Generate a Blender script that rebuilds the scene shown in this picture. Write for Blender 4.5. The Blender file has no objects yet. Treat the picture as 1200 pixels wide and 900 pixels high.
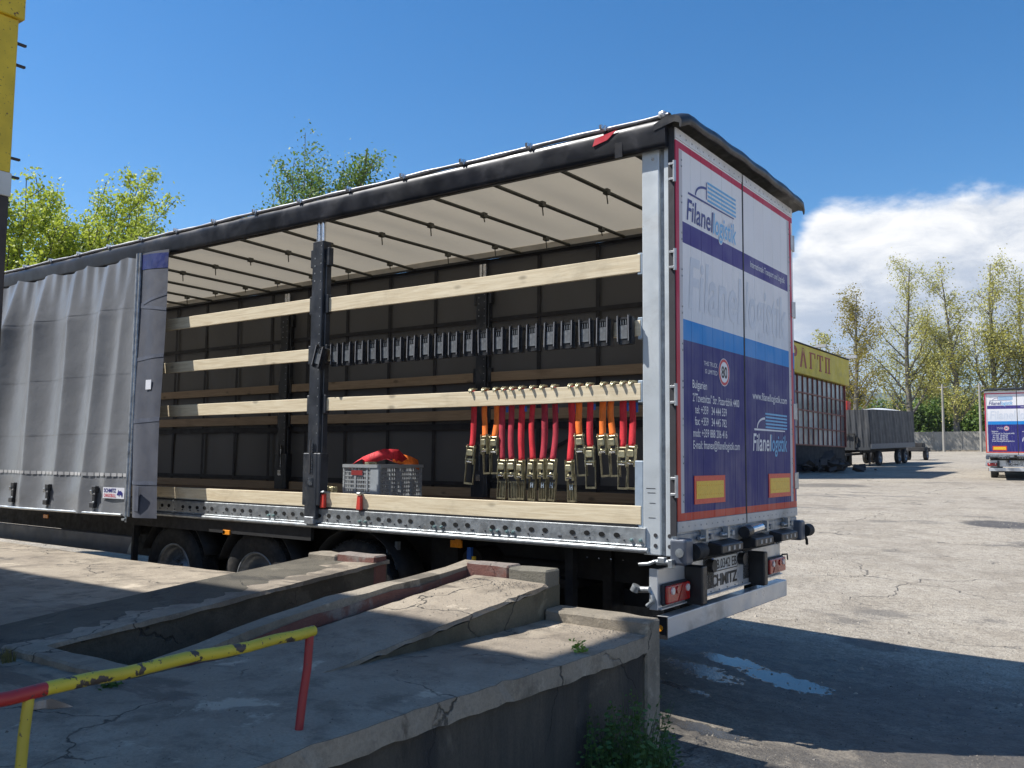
import bpy, bmesh, math, random
from mathutils import Vector, Matrix
R = math.radians
rnd = random.Random(7)
SC = bpy.context.scene
COL = SC.collection

# ------------------------------------------------------------------ camera
cam_d = bpy.data.cameras.new('camera')
cam = bpy.data.objects.new('camera', cam_d); COL.objects.link(cam)
SC.camera = cam
cam_d.sensor_width = 36; cam_d.lens = 36 * 1038.68 / 1200
cam_d.clip_start = 0.05; cam_d.clip_end = 20000
_yaw, _pit, _rol = 2.1936, 0.0829, 0.0086
_f = Vector((math.cos(_yaw)*math.cos(_pit), math.sin(_yaw)*math.cos(_pit), math.sin(_pit)))
_r = Vector((math.sin(_yaw), -math.cos(_yaw), 0)); _u = _r.cross(_f)
_r2 = _r*math.cos(_rol) + _u*math.sin(_rol); _u2 = -_r*math.sin(_rol) + _u*math.cos(_rol)
M = Matrix((_r2, _u2, -_f)).transposed().to_4x4()
M.translation = Vector((2.5908, -5.5287, 1.594))
cam.matrix_world = M

# ------------------------------------------------------------------ sun, sky, exposure
SUN = Vector((1.0, 0.6, -1.5)).normalized()          # direction the light travels
sun_el = math.asin(-SUN.z); sun_az = math.atan2(-SUN.x, -SUN.y)   # azimuth clockwise from +Y
sd = bpy.data.lights.new('sun', 'SUN'); sd.energy = 5.0; sd.angle = R(0.53); sd.color = (1.0, 0.965, 0.91)
so = bpy.data.objects.new('sun', sd); COL.objects.link(so)
so.rotation_euler = SUN.to_track_quat('-Z', 'Y').to_euler(); so.location = (-20, -12, 30)
SC.view_settings.view_transform = 'Standard'; SC.view_settings.look = 'None'
SC.view_settings.exposure = 0.62; SC.view_settings.gamma = 1.0
SC.cycles.max_bounces = 7; SC.cycles.diffuse_bounces = 4; SC.cycles.glossy_bounces = 3
SC.cycles.transmission_bounces = 4; SC.cycles.volume_bounces = 0

def nd(nt, t, **kw):
    n = nt.nodes.new(t)
    for k, v in kw.items(): setattr(n, k, v)
    return n
def lk(nt, a, b): nt.links.new(a, b)
def mth(nt, op, a, b=None, c=None, clamp=False):
    n = nd(nt, 'ShaderNodeMath', operation=op); n.use_clamp = clamp
    for i, v in enumerate((a, b, c)):
        if v is None: continue
        if isinstance(v, (int, float)): n.inputs[i].default_value = v
        else: lk(nt, v, n.inputs[i])
    return n.outputs[0]
def mapr(nt, v, a, b, c=0.0, d=1.0, smooth=True):
    n = nd(nt, 'ShaderNodeMapRange'); n.interpolation_type = 'SMOOTHSTEP' if smooth else 'LINEAR'
    lk(nt, v, n.inputs[0])
    for i, x in zip((1, 2, 3, 4), (a, b, c, d)): n.inputs[i].default_value = x
    return n.outputs[0]
def mixc(nt, f, a, b, mode='MIX'):
    n = nd(nt, 'ShaderNodeMix', data_type='RGBA', blend_type=mode)
    for s, v in ((0, f), (6, a), (7, b)):
        if isinstance(v, (int, float)): n.inputs[s].default_value = v
        elif isinstance(v, (tuple, list)): n.inputs[s].default_value = (v[0], v[1], v[2], 1)
        else: lk(nt, v, n.inputs[s])
    return n.outputs[2]
def noise(nt, vec, scale, detail=4, rough=.55, dist=0.0, out=0):
    n = nd(nt, 'ShaderNodeTexNoise'); n.inputs['Scale'].default_value = scale
    n.inputs['Detail'].default_value = detail; n.inputs['Roughness'].default_value = rough
    n.inputs['Distortion'].default_value = dist
    if vec is not None: lk(nt, vec, n.inputs['Vector'])
    return n.outputs[out]

W = bpy.data.worlds.new('World'); SC.world = W; W.use_nodes = True
nt = W.node_tree; nt.nodes.clear()
out = nd(nt, 'ShaderNodeOutputWorld'); bg = nd(nt, 'ShaderNodeBackground')
sky = nd(nt, 'ShaderNodeTexSky'); sky.sky_type = 'NISHITA'; sky.sun_disc = False
sky.sun_elevation = sun_el; sky.sun_rotation = sun_az
sky.altitude = 500; sky.air_density = 1.0; sky.dust_density = 0.35; sky.ozone_density = 2.2
tc = nd(nt, 'ShaderNodeTexCoord'); sep = nd(nt, 'ShaderNodeSeparateXYZ'); lk(nt, tc.outputs['Generated'], sep.inputs[0])
X, Y, Z = sep.outputs
hor = mth(nt, 'SQRT', mth(nt, 'ADD', mth(nt, 'MULTIPLY', X, X), mth(nt, 'MULTIPLY', Y, Y)))
elv = mth(nt, 'DIVIDE', Z, mth(nt, 'MAXIMUM', hor, .02))           # tan(elevation)
az = mth(nt, 'ARCTAN2', X, Y)                                       # 0 = +Y, clockwise
# cumulus bank over the hills on the +Y side: its top height wanders with azimuth
cv = nd(nt, 'ShaderNodeCombineXYZ'); lk(nt, mth(nt, 'MULTIPLY', az, 2.2), cv.inputs[0]); lk(nt, mth(nt, 'MULTIPLY', elv, 5.0), cv.inputs[1])
cn = noise(nt, cv.outputs[0], 2.0, 10, .62, .2)
cn2 = noise(nt, cv.outputs[0], 5.5, 9, .62, .3)
bank = mth(nt, 'ADD', mapr(nt, az, -.46, -.26, .04, .280), mapr(nt, az, -1.5, -2.0, 0, .30))  # second term adds an unseen bank behind the viewer to whiten ambient light
edge = mth(nt, 'ADD', mth(nt, 'SUBTRACT', bank, elv), mth(nt, 'MULTIPLY', mth(nt, 'SUBTRACT', cn, .5), .14))
mask = mapr(nt, edge, 0, .028)
holes = mapr(nt, noise(nt, cv.outputs[0], 3.3, 8, .6), .34, .46)
lowf = mapr(nt, elv, .02, .16)
holes2 = mth(nt, 'MAXIMUM', holes, lowf)
mask = mth(nt, 'MULTIPLY', mask, mth(nt, 'MULTIPLY', holes2, mapr(nt, elv, .03, .15, .45, 1.0)))
wisp = mth(nt, 'MULTIPLY', mapr(nt, noise(nt, cv.outputs[0], 1.1, 7, .62), .62, .85), mapr(nt, elv, .5, .2, 0, .35))
shade = mapr(nt, mth(nt, 'ADD', mth(nt, 'ADD', mth(nt, 'MULTIPLY', cn2, .8), mth(nt, 'MULTIPLY', cn, .5)), mth(nt, 'MULTIPLY', mth(nt, 'SUBTRACT', edge, .1), -1.8)), .50, .90)
ccol = mixc(nt, shade, (3.2, 3.65, 4.4), (7.0, 6.95, 6.85))
hs = nd(nt, 'ShaderNodeHueSaturation'); lk(nt, sky.outputs[0], hs.inputs['Color']); hs.inputs['Saturation'].default_value = 1.38; hs.inputs['Value'].default_value = .97
skc = mixc(nt, mask, hs.outputs[0], ccol)
lk(nt, skc, bg.inputs[0]); bg.inputs[1].default_value = 0.105
lk(nt, bg.outputs[0], out.inputs[0])

# ------------------------------------------------------------------ mesh helpers
class MB:
    def __init__(s): s.v = []; s.f = []; s.sm = []
    def add(s, vs, fs, smooth=False):
        o = len(s.v); s.v += [tuple(v) for v in vs]
        for f in fs: s.f.append(tuple(i + o for i in f)); s.sm.append(smooth)
        return s
    def box(s, x0, x1, y0, y1, z0, z1):
        return s.add([(x0,y0,z0),(x1,y0,z0),(x1,y1,z0),(x0,y1,z0),(x0,y0,z1),(x1,y0,z1),(x1,y1,z1),(x0,y1,z1)],
                     [(0,3,2,1),(4,5,6,7),(0,1,5,4),(1,2,6,5),(2,3,7,6),(3,0,4,7)])
    def obox(s, c, d, m=None):
        c = Vector(c); m = m or Matrix.Identity(3); vs = []
        for a, b, e in ((-1,-1,-1),(1,-1,-1),(1,1,-1),(-1,1,-1),(-1,-1,1),(1,-1,1),(1,1,1),(-1,1,1)):
            vs.append(c + m @ Vector((a*d[0]/2, b*d[1]/2, e*d[2]/2)))
        return s.add(vs, [(0,3,2,1),(4,5,6,7),(0,1,5,4),(1,2,6,5),(2,3,7,6),(3,0,4,7)])
    def hexa(s, lo, hi):     # four bottom, four top points, same order
        return s.add(list(lo)+list(hi), [(0,3,2,1),(4,5,6,7),(0,1,5,4),(1,2,6,5),(2,3,7,6),(3,0,4,7)])
    def cyl(s, p, q, r, n=10, r2=None, caps=True):
        p = Vector(p); q = Vector(q); r2 = r if r2 is None else r2
        d = (q-p).normalized(); a = d.orthogonal().normalized(); b = d.cross(a); vs = []
        for c, rr in ((p, r), (q, r2)):
            for i in range(n):
                t = 2*math.pi*i/n; vs.append(c + (a*math.cos(t)+b*math.sin(t))*rr)
        s.add(vs, [(i, (i+1) % n, n+(i+1) % n, n+i) for i in range(n)], True)
        if caps: s.add(vs, [tuple(range(n-1, -1, -1)), tuple(range(n, 2*n))])
        return s
    def tube(s, pts, r, n=8, caps=True):
        pts = [Vector(p) for p in pts]; vs = []; k = len(pts); a = None
        for i, p in enumerate(pts):
            d = (pts[min(i+1, k-1)] - pts[max(i-1, 0)]).normalized()
            a = d.orthogonal().normalized() if a is None else (a - d*a.dot(d)).normalized()
            b = d.cross(a); rr = r[i] if isinstance(r, (list, tuple)) else r
            for j in range(n):
                t = 2*math.pi*j/n; vs.append(p + (a*math.cos(t)+b*math.sin(t))*rr)
        fs = []
        for i in range(k-1):
            for j in range(n): fs.append((i*n+j, i*n+(j+1) % n, (i+1)*n+(j+1) % n, (i+1)*n+j))
        s.add(vs, fs, True)
        if caps: s.add(vs, [tuple(range(n-1, -1, -1)), tuple(range((k-1)*n, k*n))])
        return s
    def lathe(s, c, ax, prof, n=32, ang0=0, ang1=2*math.pi):   # prof: (offset along ax, radius)
        c = Vector(c); ax = Vector(ax).normalized(); a = ax.orthogonal().normalized(); b = ax.cross(a); vs = []
        for (h, r) in prof:
            for j in range(n):
                t = 2*math.pi*j/n; vs.append(c + ax*h + (a*math.cos(t)+b*math.sin(t))*r)
        fs = []
        for i in range(len(prof)-1):
            for j in range(n): fs.append((i*n+j, i*n+(j+1) % n, (i+1)*n+(j+1) % n, (i+1)*n+j))
        return s.add(vs, fs, True)
    def extr(s, prof, a0, a1, axis='x', smooth=False, caps=True):
        """closed 2D profile extruded. axis x: (y,z); axis y: (x,z); axis z: (x,y)"""
        n = len(prof); vs = []
        for a in (a0, a1):
            for (u, w) in prof: vs.append((a, u, w) if axis == 'x' else ((u, a, w) if axis == 'y' else (u, w, a)))
        s.add(vs, [(i, (i+1) % n, n+(i+1) % n, n+i) for i in range(n)], smooth)
        if caps: s.add(vs, [tuple(range(n-1, -1, -1)), tuple(range(n, 2*n))])
        return s
    def grid(s, fn, nu, nv, smooth=True):
        vs = [fn(i/(nu), j/(nv)) for j in range(nv+1) for i in range(nu+1)]
        return s.add(vs, [(j*(nu+1)+i, j*(nu+1)+i+1, (j+1)*(nu+1)+i+1, (j+1)*(nu+1)+i) for j in range(nv) for i in range(nu)], smooth)
    def mesh(s, name, mat):
        me = bpy.data.meshes.new(name); me.from_pydata(s.v, [], s.f)
        me.polygons.foreach_set('use_smooth', s.sm)
        if mat: me.materials.append(mat)
        me.update(); return me
    def build(s, name, mat, parent=None, bevel=0, seg=1, loc=None, solid=0, fix=True):
        me = s.mesh(name, mat)
        if fix:
            bm = bmesh.new(); bm.from_mesh(me); bmesh.ops.recalc_face_normals(bm, faces=bm.faces); bm.to_mesh(me); bm.free()
        o = bpy.data.objects.new(name, me); COL.objects.link(o)
        if name in ('rivet','small_rim_hole','post_hole','hinge_rivet','marker_dot','panel_rivet','reflective_dash'): o['kind'] = 'stuff'
        if parent: o.parent = parent
        if loc: o.location = loc
        if solid:
            m = o.modifiers.new('solid', 'SOLIDIFY'); m.thickness = solid; m.offset = 0
        if bevel:
            m = o.modifiers.new('bevel', 'BEVEL'); m.width = bevel; m.segments = seg; m.limit_method = 'ANGLE'; m.angle_limit = R(40)
        return o
def tag(o, label=None, cat=None, group=None, kind=None):
    if label: o['label'] = label
    if cat: o['category'] = cat
    if group: o['group'] = group
    if kind: o['kind'] = kind
    return o
def thing(name, label, cat, loc=(0,0,0), rz=0, group=None):
    o = bpy.data.objects.new(name, None); COL.objects.link(o); o.location = loc; o.rotation_euler = (0,0,rz)
    o.empty_display_size = .2
    return tag(o, label, cat, group)
def copy_tree(o, parent=None):
    c = o.copy(); COL.objects.link(c)
    if parent is not None: c.parent = parent
    for ch in list(o.children): copy_tree(ch, c)
    return c
def text_mb(body, h, plane_pt, ux, uy, width=None, shear=0, weight=0.0, x_scale=None, lift=0, sp=1.0):
    """text as flat mesh: starts at plane_pt, runs along ux, up uy; cap height h; width fits the run"""
    cu = bpy.data.curves.new('txt', 'FONT'); cu.body = body; cu.size = 1; cu.shear = shear; cu.offset = weight
    cu.resolution_u = 3; cu.space_character = sp; cu.fill_mode = 'FRONT'
    o = bpy.data.objects.new('txt', cu); COL.objects.link(o); bpy.context.view_layer.update()
    me = bpy.data.meshes.new_from_object(o.evaluated_get(bpy.context.evaluated_depsgraph_get()))
    xs = [v.co.x for v in me.vertices]; ys = [v.co.y for v in me.vertices]
    x0, x1 = min(xs), max(xs); ch = 0.70
    sy = h/ch; sx = (width/(x1-x0)) if width else sy*(x_scale or 1)
    P = Vector(plane_pt); ux = Vector(ux); uy = Vector(uy)
    mb = MB(); mb.add([P + ux*((v.co.x-x0)*sx) + uy*(v.co.y*sy) for v in me.vertices], [tuple(p.vertices) for p in me.polygons])
    bpy.data.objects.remove(o); bpy.data.curves.remove(cu); bpy.data.meshes.remove(me)
    return mb

# ------------------------------------------------------------------ materials
def newmat(name):
    m = bpy.data.materials.new(name); m.use_nodes = True; nt = m.node_tree; nt.nodes.clear()
    o = nd(nt, 'ShaderNodeOutputMaterial'); b = nd(nt, 'ShaderNodeBsdfPrincipled'); lk(nt, b.outputs[0], o.inputs[0])
    tc = nd(nt, 'ShaderNodeTexCoord')
    return m, nt, b, tc.outputs['Object'], o
def bump(nt, b, h, strength=.3, dist=.01):
    n = nd(nt, 'ShaderNodeBump'); n.inputs['Strength'].default_value = strength; n.inputs['Distance'].default_value = dist
    lk(nt, h, n.inputs['Height']); lk(nt, n.outputs[0], b.inputs['Normal'])
def mat(name, c, rough=.5, metal=0.0, var=.12, vs=6.0, bmp=0.0, bs=60.0, dirt=None, spec=.5, dscale=3.0, stretch=None):
    m, nt, b, vec, o = newmat(name)
    if stretch:
        mp = nd(nt, 'ShaderNodeMapping'); mp.inputs['Scale'].default_value = stretch; lk(nt, vec, mp.inputs[0]); vec = mp.outputs[0]
    n = noise(nt, vec, vs, 5, .6)
    lo = tuple(x*(1-var) for x in c); hi = tuple(min(1, x*(1+var)) for x in c)
    col = mixc(nt, mapr(nt, n, .3, .7), lo, hi)
    rs = mapr(nt, noise(nt, vec, vs*2.3, 4), .3, .7, max(.02, rough-.08), min(1, rough+.1))
    if dirt:
        dm = mapr(nt, noise(nt, vec, dscale, 7, .65, .4), .5, .72, 0, .75)
        col = mixc(nt, dm, col, dirt)
        rs = mth(nt, 'ADD', rs, mth(nt, 'MULTIPLY', dm, .2), clamp=True)
    lk(nt, col, b.inputs['Base Color']); lk(nt, rs, b.inputs['Roughness'])
    b.inputs['Metallic'].default_value = metal; b.inputs['Specular IOR Level'].default_value = spec
    if bmp: bump(nt, b, noise(nt, vec, bs, 4, .6), bmp, .006)
    return m

m_alu = mat('brushed_aluminium', (.52,.55,.57), .38, .75, .06, 3, .12, 90, dirt=(.3,.3,.29), dscale=1.6, stretch=(1,1,.25))
m_pillar = mat('anodised_pillar', (.56,.60,.62), .42, .35, .05, 2, .06, 80, dirt=(.36,.37,.37), dscale=2.2)
m_galv = mat('galvanised_steel', (.36,.385,.40), .42, .7, .22, 14, .25, 45, dirt=(.18,.17,.16), dscale=5)
m_galvd = mat('dusty_galvanised_steel', (.33,.35,.37), .45, .6, .25, 14, .25, 45, dirt=(.12,.11,.10), dscale=4)
m_chrome = mat('polished_steel', (.75,.76,.78), .18, 1, .05, 8, 0, 50, dirt=(.4,.38,.35), dscale=8)
m_black = mat('black_painted_steel', (.018,.019,.022), .42, 0, .3, 8, .15, 50, dirt=(.06,.055,.05), dscale=5)
m_under = mat('chassis_black', (.010,.010,.011), .7, 0, .3, 6, .2, 30, dirt=(.03,.027,.024), dscale=5)
m_postm = mat('dark_post_paint', (.045,.05,.06), .38, .3, .25, 5, .12, 40, dirt=(.12,.12,.12), dscale=4)
m_rubber = mat('tyre_rubber', (.016,.016,.017), .75, 0, .3, 10, .3, 60, dirt=(.07,.06,.05), dscale=6)
m_rim = mat('wheel_rim_steel', (.27,.285,.30), .4, .7, .15, 8, .1, 50, dirt=(.1,.09,.08), dscale=7)
m_tailin = mat('curtain_inner_face', (.068,.073,.092), .55, 0, .10, 3, .15, 20)
m_band = mat('curtain_webbing_band', (.07,.08,.11), .6, 0, .2, 8)
m_navytop = mat('navy_tarpaulin', (.02,.03,.13), .4, 0, .2, 6, .2, 12)
m_railblk = mat('dark_rail_paint', (.012,.013,.018), .36, .2, .3, 2.2, .10, 9, dirt=(.06,.06,.07), dscale=1.3)
m_capblk = mat('black_roof_cap', (.02,.021,.024), .38, 0, .3, 5, .2, 14)
m_tarproll = mat('glare_toned_tarp_edge', (.50,.50,.53), .42, .3, .35, 5, .35, 10)  # base lightened to stand in for sun glare along the edge
m_hingesteel = mat('hinge_steel', (.45,.46,.47), .4, .7, .1, 20)
m_doorwhite = mat('white_enamel', (.72,.73,.75), .3, 0, .03, 3, .04, 30, dirt=(.5,.49,.46), dscale=1.4)
m_doorskirt = mat('door_skirt_grey', (.50,.50,.49), .45, .1, .08, 4, .1, 40, dirt=(.3,.28,.25), dscale=2)
m_seam = mat('door_seal_rubber', (.03,.03,.035), .7)
m_txtw = mat('white_print', (.74,.75,.80), .4, 0, .04)
m_txtlb = mat('sky_blue_print', (.13,.42,.72), .4, 0, .05)
m_txtnv = mat('navy_print', (.035,.035,.20), .4, 0, .1)
m_wm = mat('pale_watermark_print', (.63,.67,.735), .45, 0, .05)
m_redp = mat('red_print', (.55,.03,.05), .4, 0, .05)
m_refred = mat('reflective_red_border', (.68,.05,.025), .35, 0, .08, 40)
m_refyel = mat('reflective_yellow_field', (.80,.50,.03), .35, 0, .08, 60)
m_bumper = mat('bumper_aluminium', (.60,.62,.64), .34, .45, .05, 2, .05, 60, dirt=(.35,.34,.32), dscale=1.8)
m_lampR = mat('red_lamp_lens', (.42,.015,.015), .1, 0, .25, 30, .25, 70, spec=.8)
m_lampC = mat('clear_lamp_lens', (.72,.66,.64), .08, 0, .1, 30, .3, 90, spec=.8)
m_orange = mat('amber_lens', (.85,.30,.02), .2, 0, .1, 40)
m_platew = mat('number_plate_white', (.62,.64,.64), .4, 0, .05)
m_blk = mat('black_print', (.02,.02,.022), .5)
m_blue = mat('blue_tag', (.03,.12,.45), .5)
m_yel = mat('yellow_tag', (.75,.5,.04), .5)
m_redstrap = mat('red_webbing', (.55,.018,.030), .72, 0, .25, 30, .4, 220, stretch=(1,1,.3))
m_redstrap2 = mat('dusty_dark_red_webbing', (.36,.022,.040), .8, 0, .3, 24, .4, 220, stretch=(1,1,.3))
m_orstrap = mat('orange_webbing', (.85,.18,.02), .72, 0, .2, 30, .4, 220, stretch=(1,1,.3))
m_zinc = mat('yellow_zinc_plated_steel', (.46,.42,.27), .36, .75, .22, 25, .1, 60)
m_zincd = mat('tarnished_zinc_handle', (.24,.215,.14), .42, .7, .3, 25, .1, 60)
m_prot = mat('black_moulded_plastic', (.022,.023,.026), .34, 0, .2, 12, .1, 60)
m_protf = mat('dusty_plastic_face', (.13,.14,.15), .5, 0, .3, 18, .1, 60)
m_crate = mat('grey_crate_plastic', (.32,.34,.35), .55, 0, .1, 6, .1, 40)
m_clamp = mat('red_clamp_plastic', (.55,.05,.035), .45, 0, .15, 15)
m_socket = mat('pale_blue_steel_socket', (.36,.43,.50), .45, .3, .1, 8)
m_toolbox = mat('blue_grey_side_guard', (.085,.10,.13), .4, .2, .15, 3, .1, 30, dirt=(.18,.17,.16), dscale=2)
m_floor = mat('phenolic_plywood_floor', (.10,.065,.045), .5, 0, .25, 5, .1, 30, dirt=(.2,.17,.13), dscale=3)
m_rope = mat('red_rope', (.5,.05,.04), .8)

def m_roof_make():
    m, nt, b, vec, o = newmat('translucent_white_roof_tarp')
    b.inputs['Base Color'].default_value = (.50,.47,.41,1); b.inputs['Roughness'].default_value = .5
    tr = nd(nt, 'ShaderNodeBsdfTranslucent'); mx = nd(nt, 'ShaderNodeMixShader')
    n = noise(nt, vec, 1.5, 4); col = mixc(nt, n, (.45,.40,.31), (.52,.46,.36)); lk(nt, col, tr.inputs[0])
    mx.inputs[0].default_value = .30; lk(nt, b.outputs[0], mx.inputs[1]); lk(nt, tr.outputs[0], mx.inputs[2]); lk(nt, mx.outputs[0], o.inputs[0])
    bump(nt, b, noise(nt, vec, 2.5, 4), .4, .03)
    return m
m_roof = m_roof_make()
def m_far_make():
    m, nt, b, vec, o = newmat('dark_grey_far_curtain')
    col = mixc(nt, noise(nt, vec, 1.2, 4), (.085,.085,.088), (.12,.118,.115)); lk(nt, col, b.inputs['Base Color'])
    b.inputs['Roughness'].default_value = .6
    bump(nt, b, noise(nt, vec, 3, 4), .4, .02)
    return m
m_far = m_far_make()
m_fargrid = mat('far_curtain_webbing', (.022,.022,.026), .7, 0, .2, 6)
def m_curt_make():
    m, nt, b, vec, o = newmat('silver_grey_pvc_curtain')
    n = noise(nt, vec, 1.3, 6, .6); col = mixc(nt, mapr(nt, n, .3, .7), (.155,.16,.17), (.205,.21,.22))
    sp = mapr(nt, noise(nt, vec, 24, 3, .5), .74, .8, 0, .5); col = mixc(nt, sp, col, (.5,.5,.52))
    dm = mapr(nt, noise(nt, vec, 3.2, 7, .65, .5), .52, .75, 0, .35); col = mixc(nt, dm, col, (.17,.17,.165))
    lk(nt, col, b.inputs['Base Color']); b.inputs['Roughness'].default_value = .30; b.inputs['Specular IOR Level'].default_value = .85
    h = mth(nt, 'ADD', noise(nt, vec, 5, 5, .6), mth(nt, 'MULTIPLY', noise(nt, vec, 300, 2), .05))
    bump(nt, b, h, .35, .02); return m
m_curt = m_curt_make()
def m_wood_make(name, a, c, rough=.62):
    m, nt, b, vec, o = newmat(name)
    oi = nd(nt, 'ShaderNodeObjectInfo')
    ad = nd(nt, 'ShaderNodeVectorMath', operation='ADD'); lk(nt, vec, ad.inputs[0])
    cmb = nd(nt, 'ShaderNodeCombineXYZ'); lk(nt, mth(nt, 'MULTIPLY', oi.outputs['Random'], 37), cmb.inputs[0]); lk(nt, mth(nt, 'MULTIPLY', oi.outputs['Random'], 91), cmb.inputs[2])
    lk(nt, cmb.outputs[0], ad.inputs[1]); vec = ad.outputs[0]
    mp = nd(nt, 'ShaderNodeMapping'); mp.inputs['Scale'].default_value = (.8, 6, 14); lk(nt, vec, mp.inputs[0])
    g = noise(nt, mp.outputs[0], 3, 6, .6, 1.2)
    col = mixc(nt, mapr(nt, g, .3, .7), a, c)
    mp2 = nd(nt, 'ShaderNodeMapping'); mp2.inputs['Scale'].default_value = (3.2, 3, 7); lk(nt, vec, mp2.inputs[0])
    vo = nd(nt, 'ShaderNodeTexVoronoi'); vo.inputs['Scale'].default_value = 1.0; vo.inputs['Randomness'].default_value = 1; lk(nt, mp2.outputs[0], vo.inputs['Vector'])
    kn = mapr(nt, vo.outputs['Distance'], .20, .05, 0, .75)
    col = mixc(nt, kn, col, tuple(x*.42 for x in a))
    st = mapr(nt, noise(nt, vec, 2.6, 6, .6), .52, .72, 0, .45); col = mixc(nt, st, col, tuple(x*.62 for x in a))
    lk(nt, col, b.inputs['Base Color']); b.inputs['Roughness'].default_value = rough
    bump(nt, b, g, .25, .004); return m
m_wood = m_wood_make('pale_spruce_slat', (.60,.49,.32), (.76,.66,.47))
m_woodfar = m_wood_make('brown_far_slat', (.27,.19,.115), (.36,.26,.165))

# ------------------------------------------------------------------ ground height
def ss(a, b, x):
    t = max(0, min(1, (x-a)/(b-a))); return t*t*(3-2*t)
def gz(x, y):
    h = (-.12-0.15*ss(-3.2, 1.6, x))*(1-ss(5, 30, y))
    t = max(0, y-4); h += .03*(t*t/(t+12)) if t < 4000 else .03*t
    return h - .03*ss(-1.5, .3, -abs(x-.55)*.8)*ss(-1.6, 0, -abs(y-1.5))

def m_ground_make():
    m, nt, b, vec, o = newmat('worn_concrete_yard')
    n1 = noise(nt, vec, .22, 6, .6, .3); n2 = noise(nt, vec, 1.7, 7, .65, .2); n3 = noise(nt, vec, 45, 5, .7); n4 = noise(nt, vec, 9, 5, .65)
    col = mixc(nt, mapr(nt, n1, .3, .7), (.27,.232,.18), (.44,.385,.30))
    col = mixc(nt, mapr(nt, n2, .35, .65, 0, .7), col, (.48,.43,.35))
    col = mixc(nt, mapr(nt, n4, .45, .68, 0, .55), col, (.20,.17,.135))
    col = mixc(nt, mapr(nt, n3, .45, .60, 0, .65), col, (.12,.10,.08))
    grit = mth(nt, 'MULTIPLY', mapr(nt, noise(nt, vec, 16, 6, .75), .50, .64), mapr(nt, noise(nt, vec, .55, 6, .6), .46, .60, 0, .7)); col = mixc(nt, grit, col, (.135,.115,.09))
    vs_ = nd(nt, 'ShaderNodeTexVoronoi'); vs_.inputs['Scale'].default_value = 38; lk(nt, vec, vs_.inputs['Vector'])
    rough_zone = mapr(nt, noise(nt, vec, .35, 5, .6), .40, .58)
    peb = mth(nt, 'MULTIPLY', mapr(nt, vs_.outputs['Distance'], .32, .12, 0, .8), rough_zone)
    col = mixc(nt, peb, col, (.42,.39,.34))
    # tar patches and old stains, long in the driving direction
    mp = nd(nt, 'ShaderNodeMapping'); mp.inputs['Scale'].default_value = (.28, .5, 1); mp.inputs['Rotation'].default_value = (0, 0, .5); lk(nt, vec, mp.inputs[0])
    st = mapr(nt, noise(nt, mp.outputs[0], 1.3, 8, .64, .3), .57, .66, 0, .55); col = mixc(nt, st, col, (.085,.08,.075))
    # cracks
    wv = nd(nt, 'ShaderNodeVectorMath', operation='ADD'); nn = nd(nt, 'ShaderNodeTexNoise'); nn.inputs['Scale'].default_value = 1.4; nn.inputs['Detail'].default_value = 5; lk(nt, vec, nn.inputs['Vector'])
    sc = nd(nt, 'ShaderNodeVectorMath', operation='SCALE'); sc.inputs['Scale'].default_value = 1.1; lk(nt, nn.outputs['Color'], sc.inputs[0]); lk(nt, vec, wv.inputs[0]); lk(nt, sc.outputs[0], wv.inputs[1])
    vo = nd(nt, 'ShaderNodeTexVoronoi', feature='DISTANCE_TO_EDGE'); vo.inputs['Scale'].default_value = .33; lk(nt, wv.outputs[0], vo.inputs['Vector'])
    ck = mth(nt, 'MULTIPLY', mapr(nt, vo.outputs['Distance'], .007, .001, 0, .75), mapr(nt, n1, .46, .56)); col = mixc(nt, ck, col, (.07,.065,.06))
    # damp asphalt hollow behind the trailer
    sx = nd(nt, 'ShaderNodeSeparateXYZ'); lk(nt, vec, sx.inputs[0])
    fine = noise(nt, vec, 17, 6, .7)
    def blob(cx, cy, rx, ry, ang, f0, f1, nz=.5, nsc=2.2, fn=.9):
        ca, sa = math.cos(ang), math.sin(ang)
        ox = mth(nt, 'SUBTRACT', sx.outputs[0], cx); oy = mth(nt, 'SUBTRACT', sx.outputs[1], cy)
        dx = mth(nt, 'DIVIDE', mth(nt, 'ADD', mth(nt, 'MULTIPLY', ox, ca), mth(nt, 'MULTIPLY', oy, sa)), rx)
        dy = mth(nt, 'DIVIDE', mth(nt, 'SUBTRACT', mth(nt, 'MULTIPLY', oy, ca), mth(nt, 'MULTIPLY', ox, sa)), ry)
        d = mth(nt, 'SQRT', mth(nt, 'ADD', mth(nt, 'MULTIPLY', dx, dx), mth(nt, 'MULTIPLY', dy, dy)))
        d = mth(nt, 'ADD', d, mth(nt, 'MULTIPLY', mth(nt, 'SUBTRACT', noise(nt, vec, nsc, 7, .65), .5), nz*2))
        d = mth(nt, 'ADD', d, mth(nt, 'MULTIPLY', mth(nt, 'SUBTRACT', fine, .5), fn))
        return mapr(nt, d, f0, f1)
    damp = mth(nt, 'MULTIPLY', blob(.0, 1.5, 3.0, 2.0, -.2, 1.15, .75, .5, 1.4), mapr(nt, noise(nt, vec, 1.7, 6, .65), .40, .55, .45, 1.0))
    damp = mth(nt, 'MAXIMUM', damp, blob(.0, 1.95, 1.0, .50, -.3, 1.1, .85, .45, 3))
    damp = mth(nt, 'MAXIMUM', damp, blob(.95, 2.1, .75, .25, -.2, 1.1, .8, .4, 3))
    damp = mth(nt, 'MAXIMUM', damp, blob(.25, 3.95, .36, .24, -.2, 1.1, .8, .4, 4))
    damp = mth(nt, 'MAXIMUM', damp, blob(-.7, 1.9, .7, .9, 0, 1.1, .8, .4, 3))
    damp = mth(nt, 'MAXIMUM', damp, blob(-.3, 18.2, .85, .9, 0, 1.1, .85, .4, 1.5))
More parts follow.
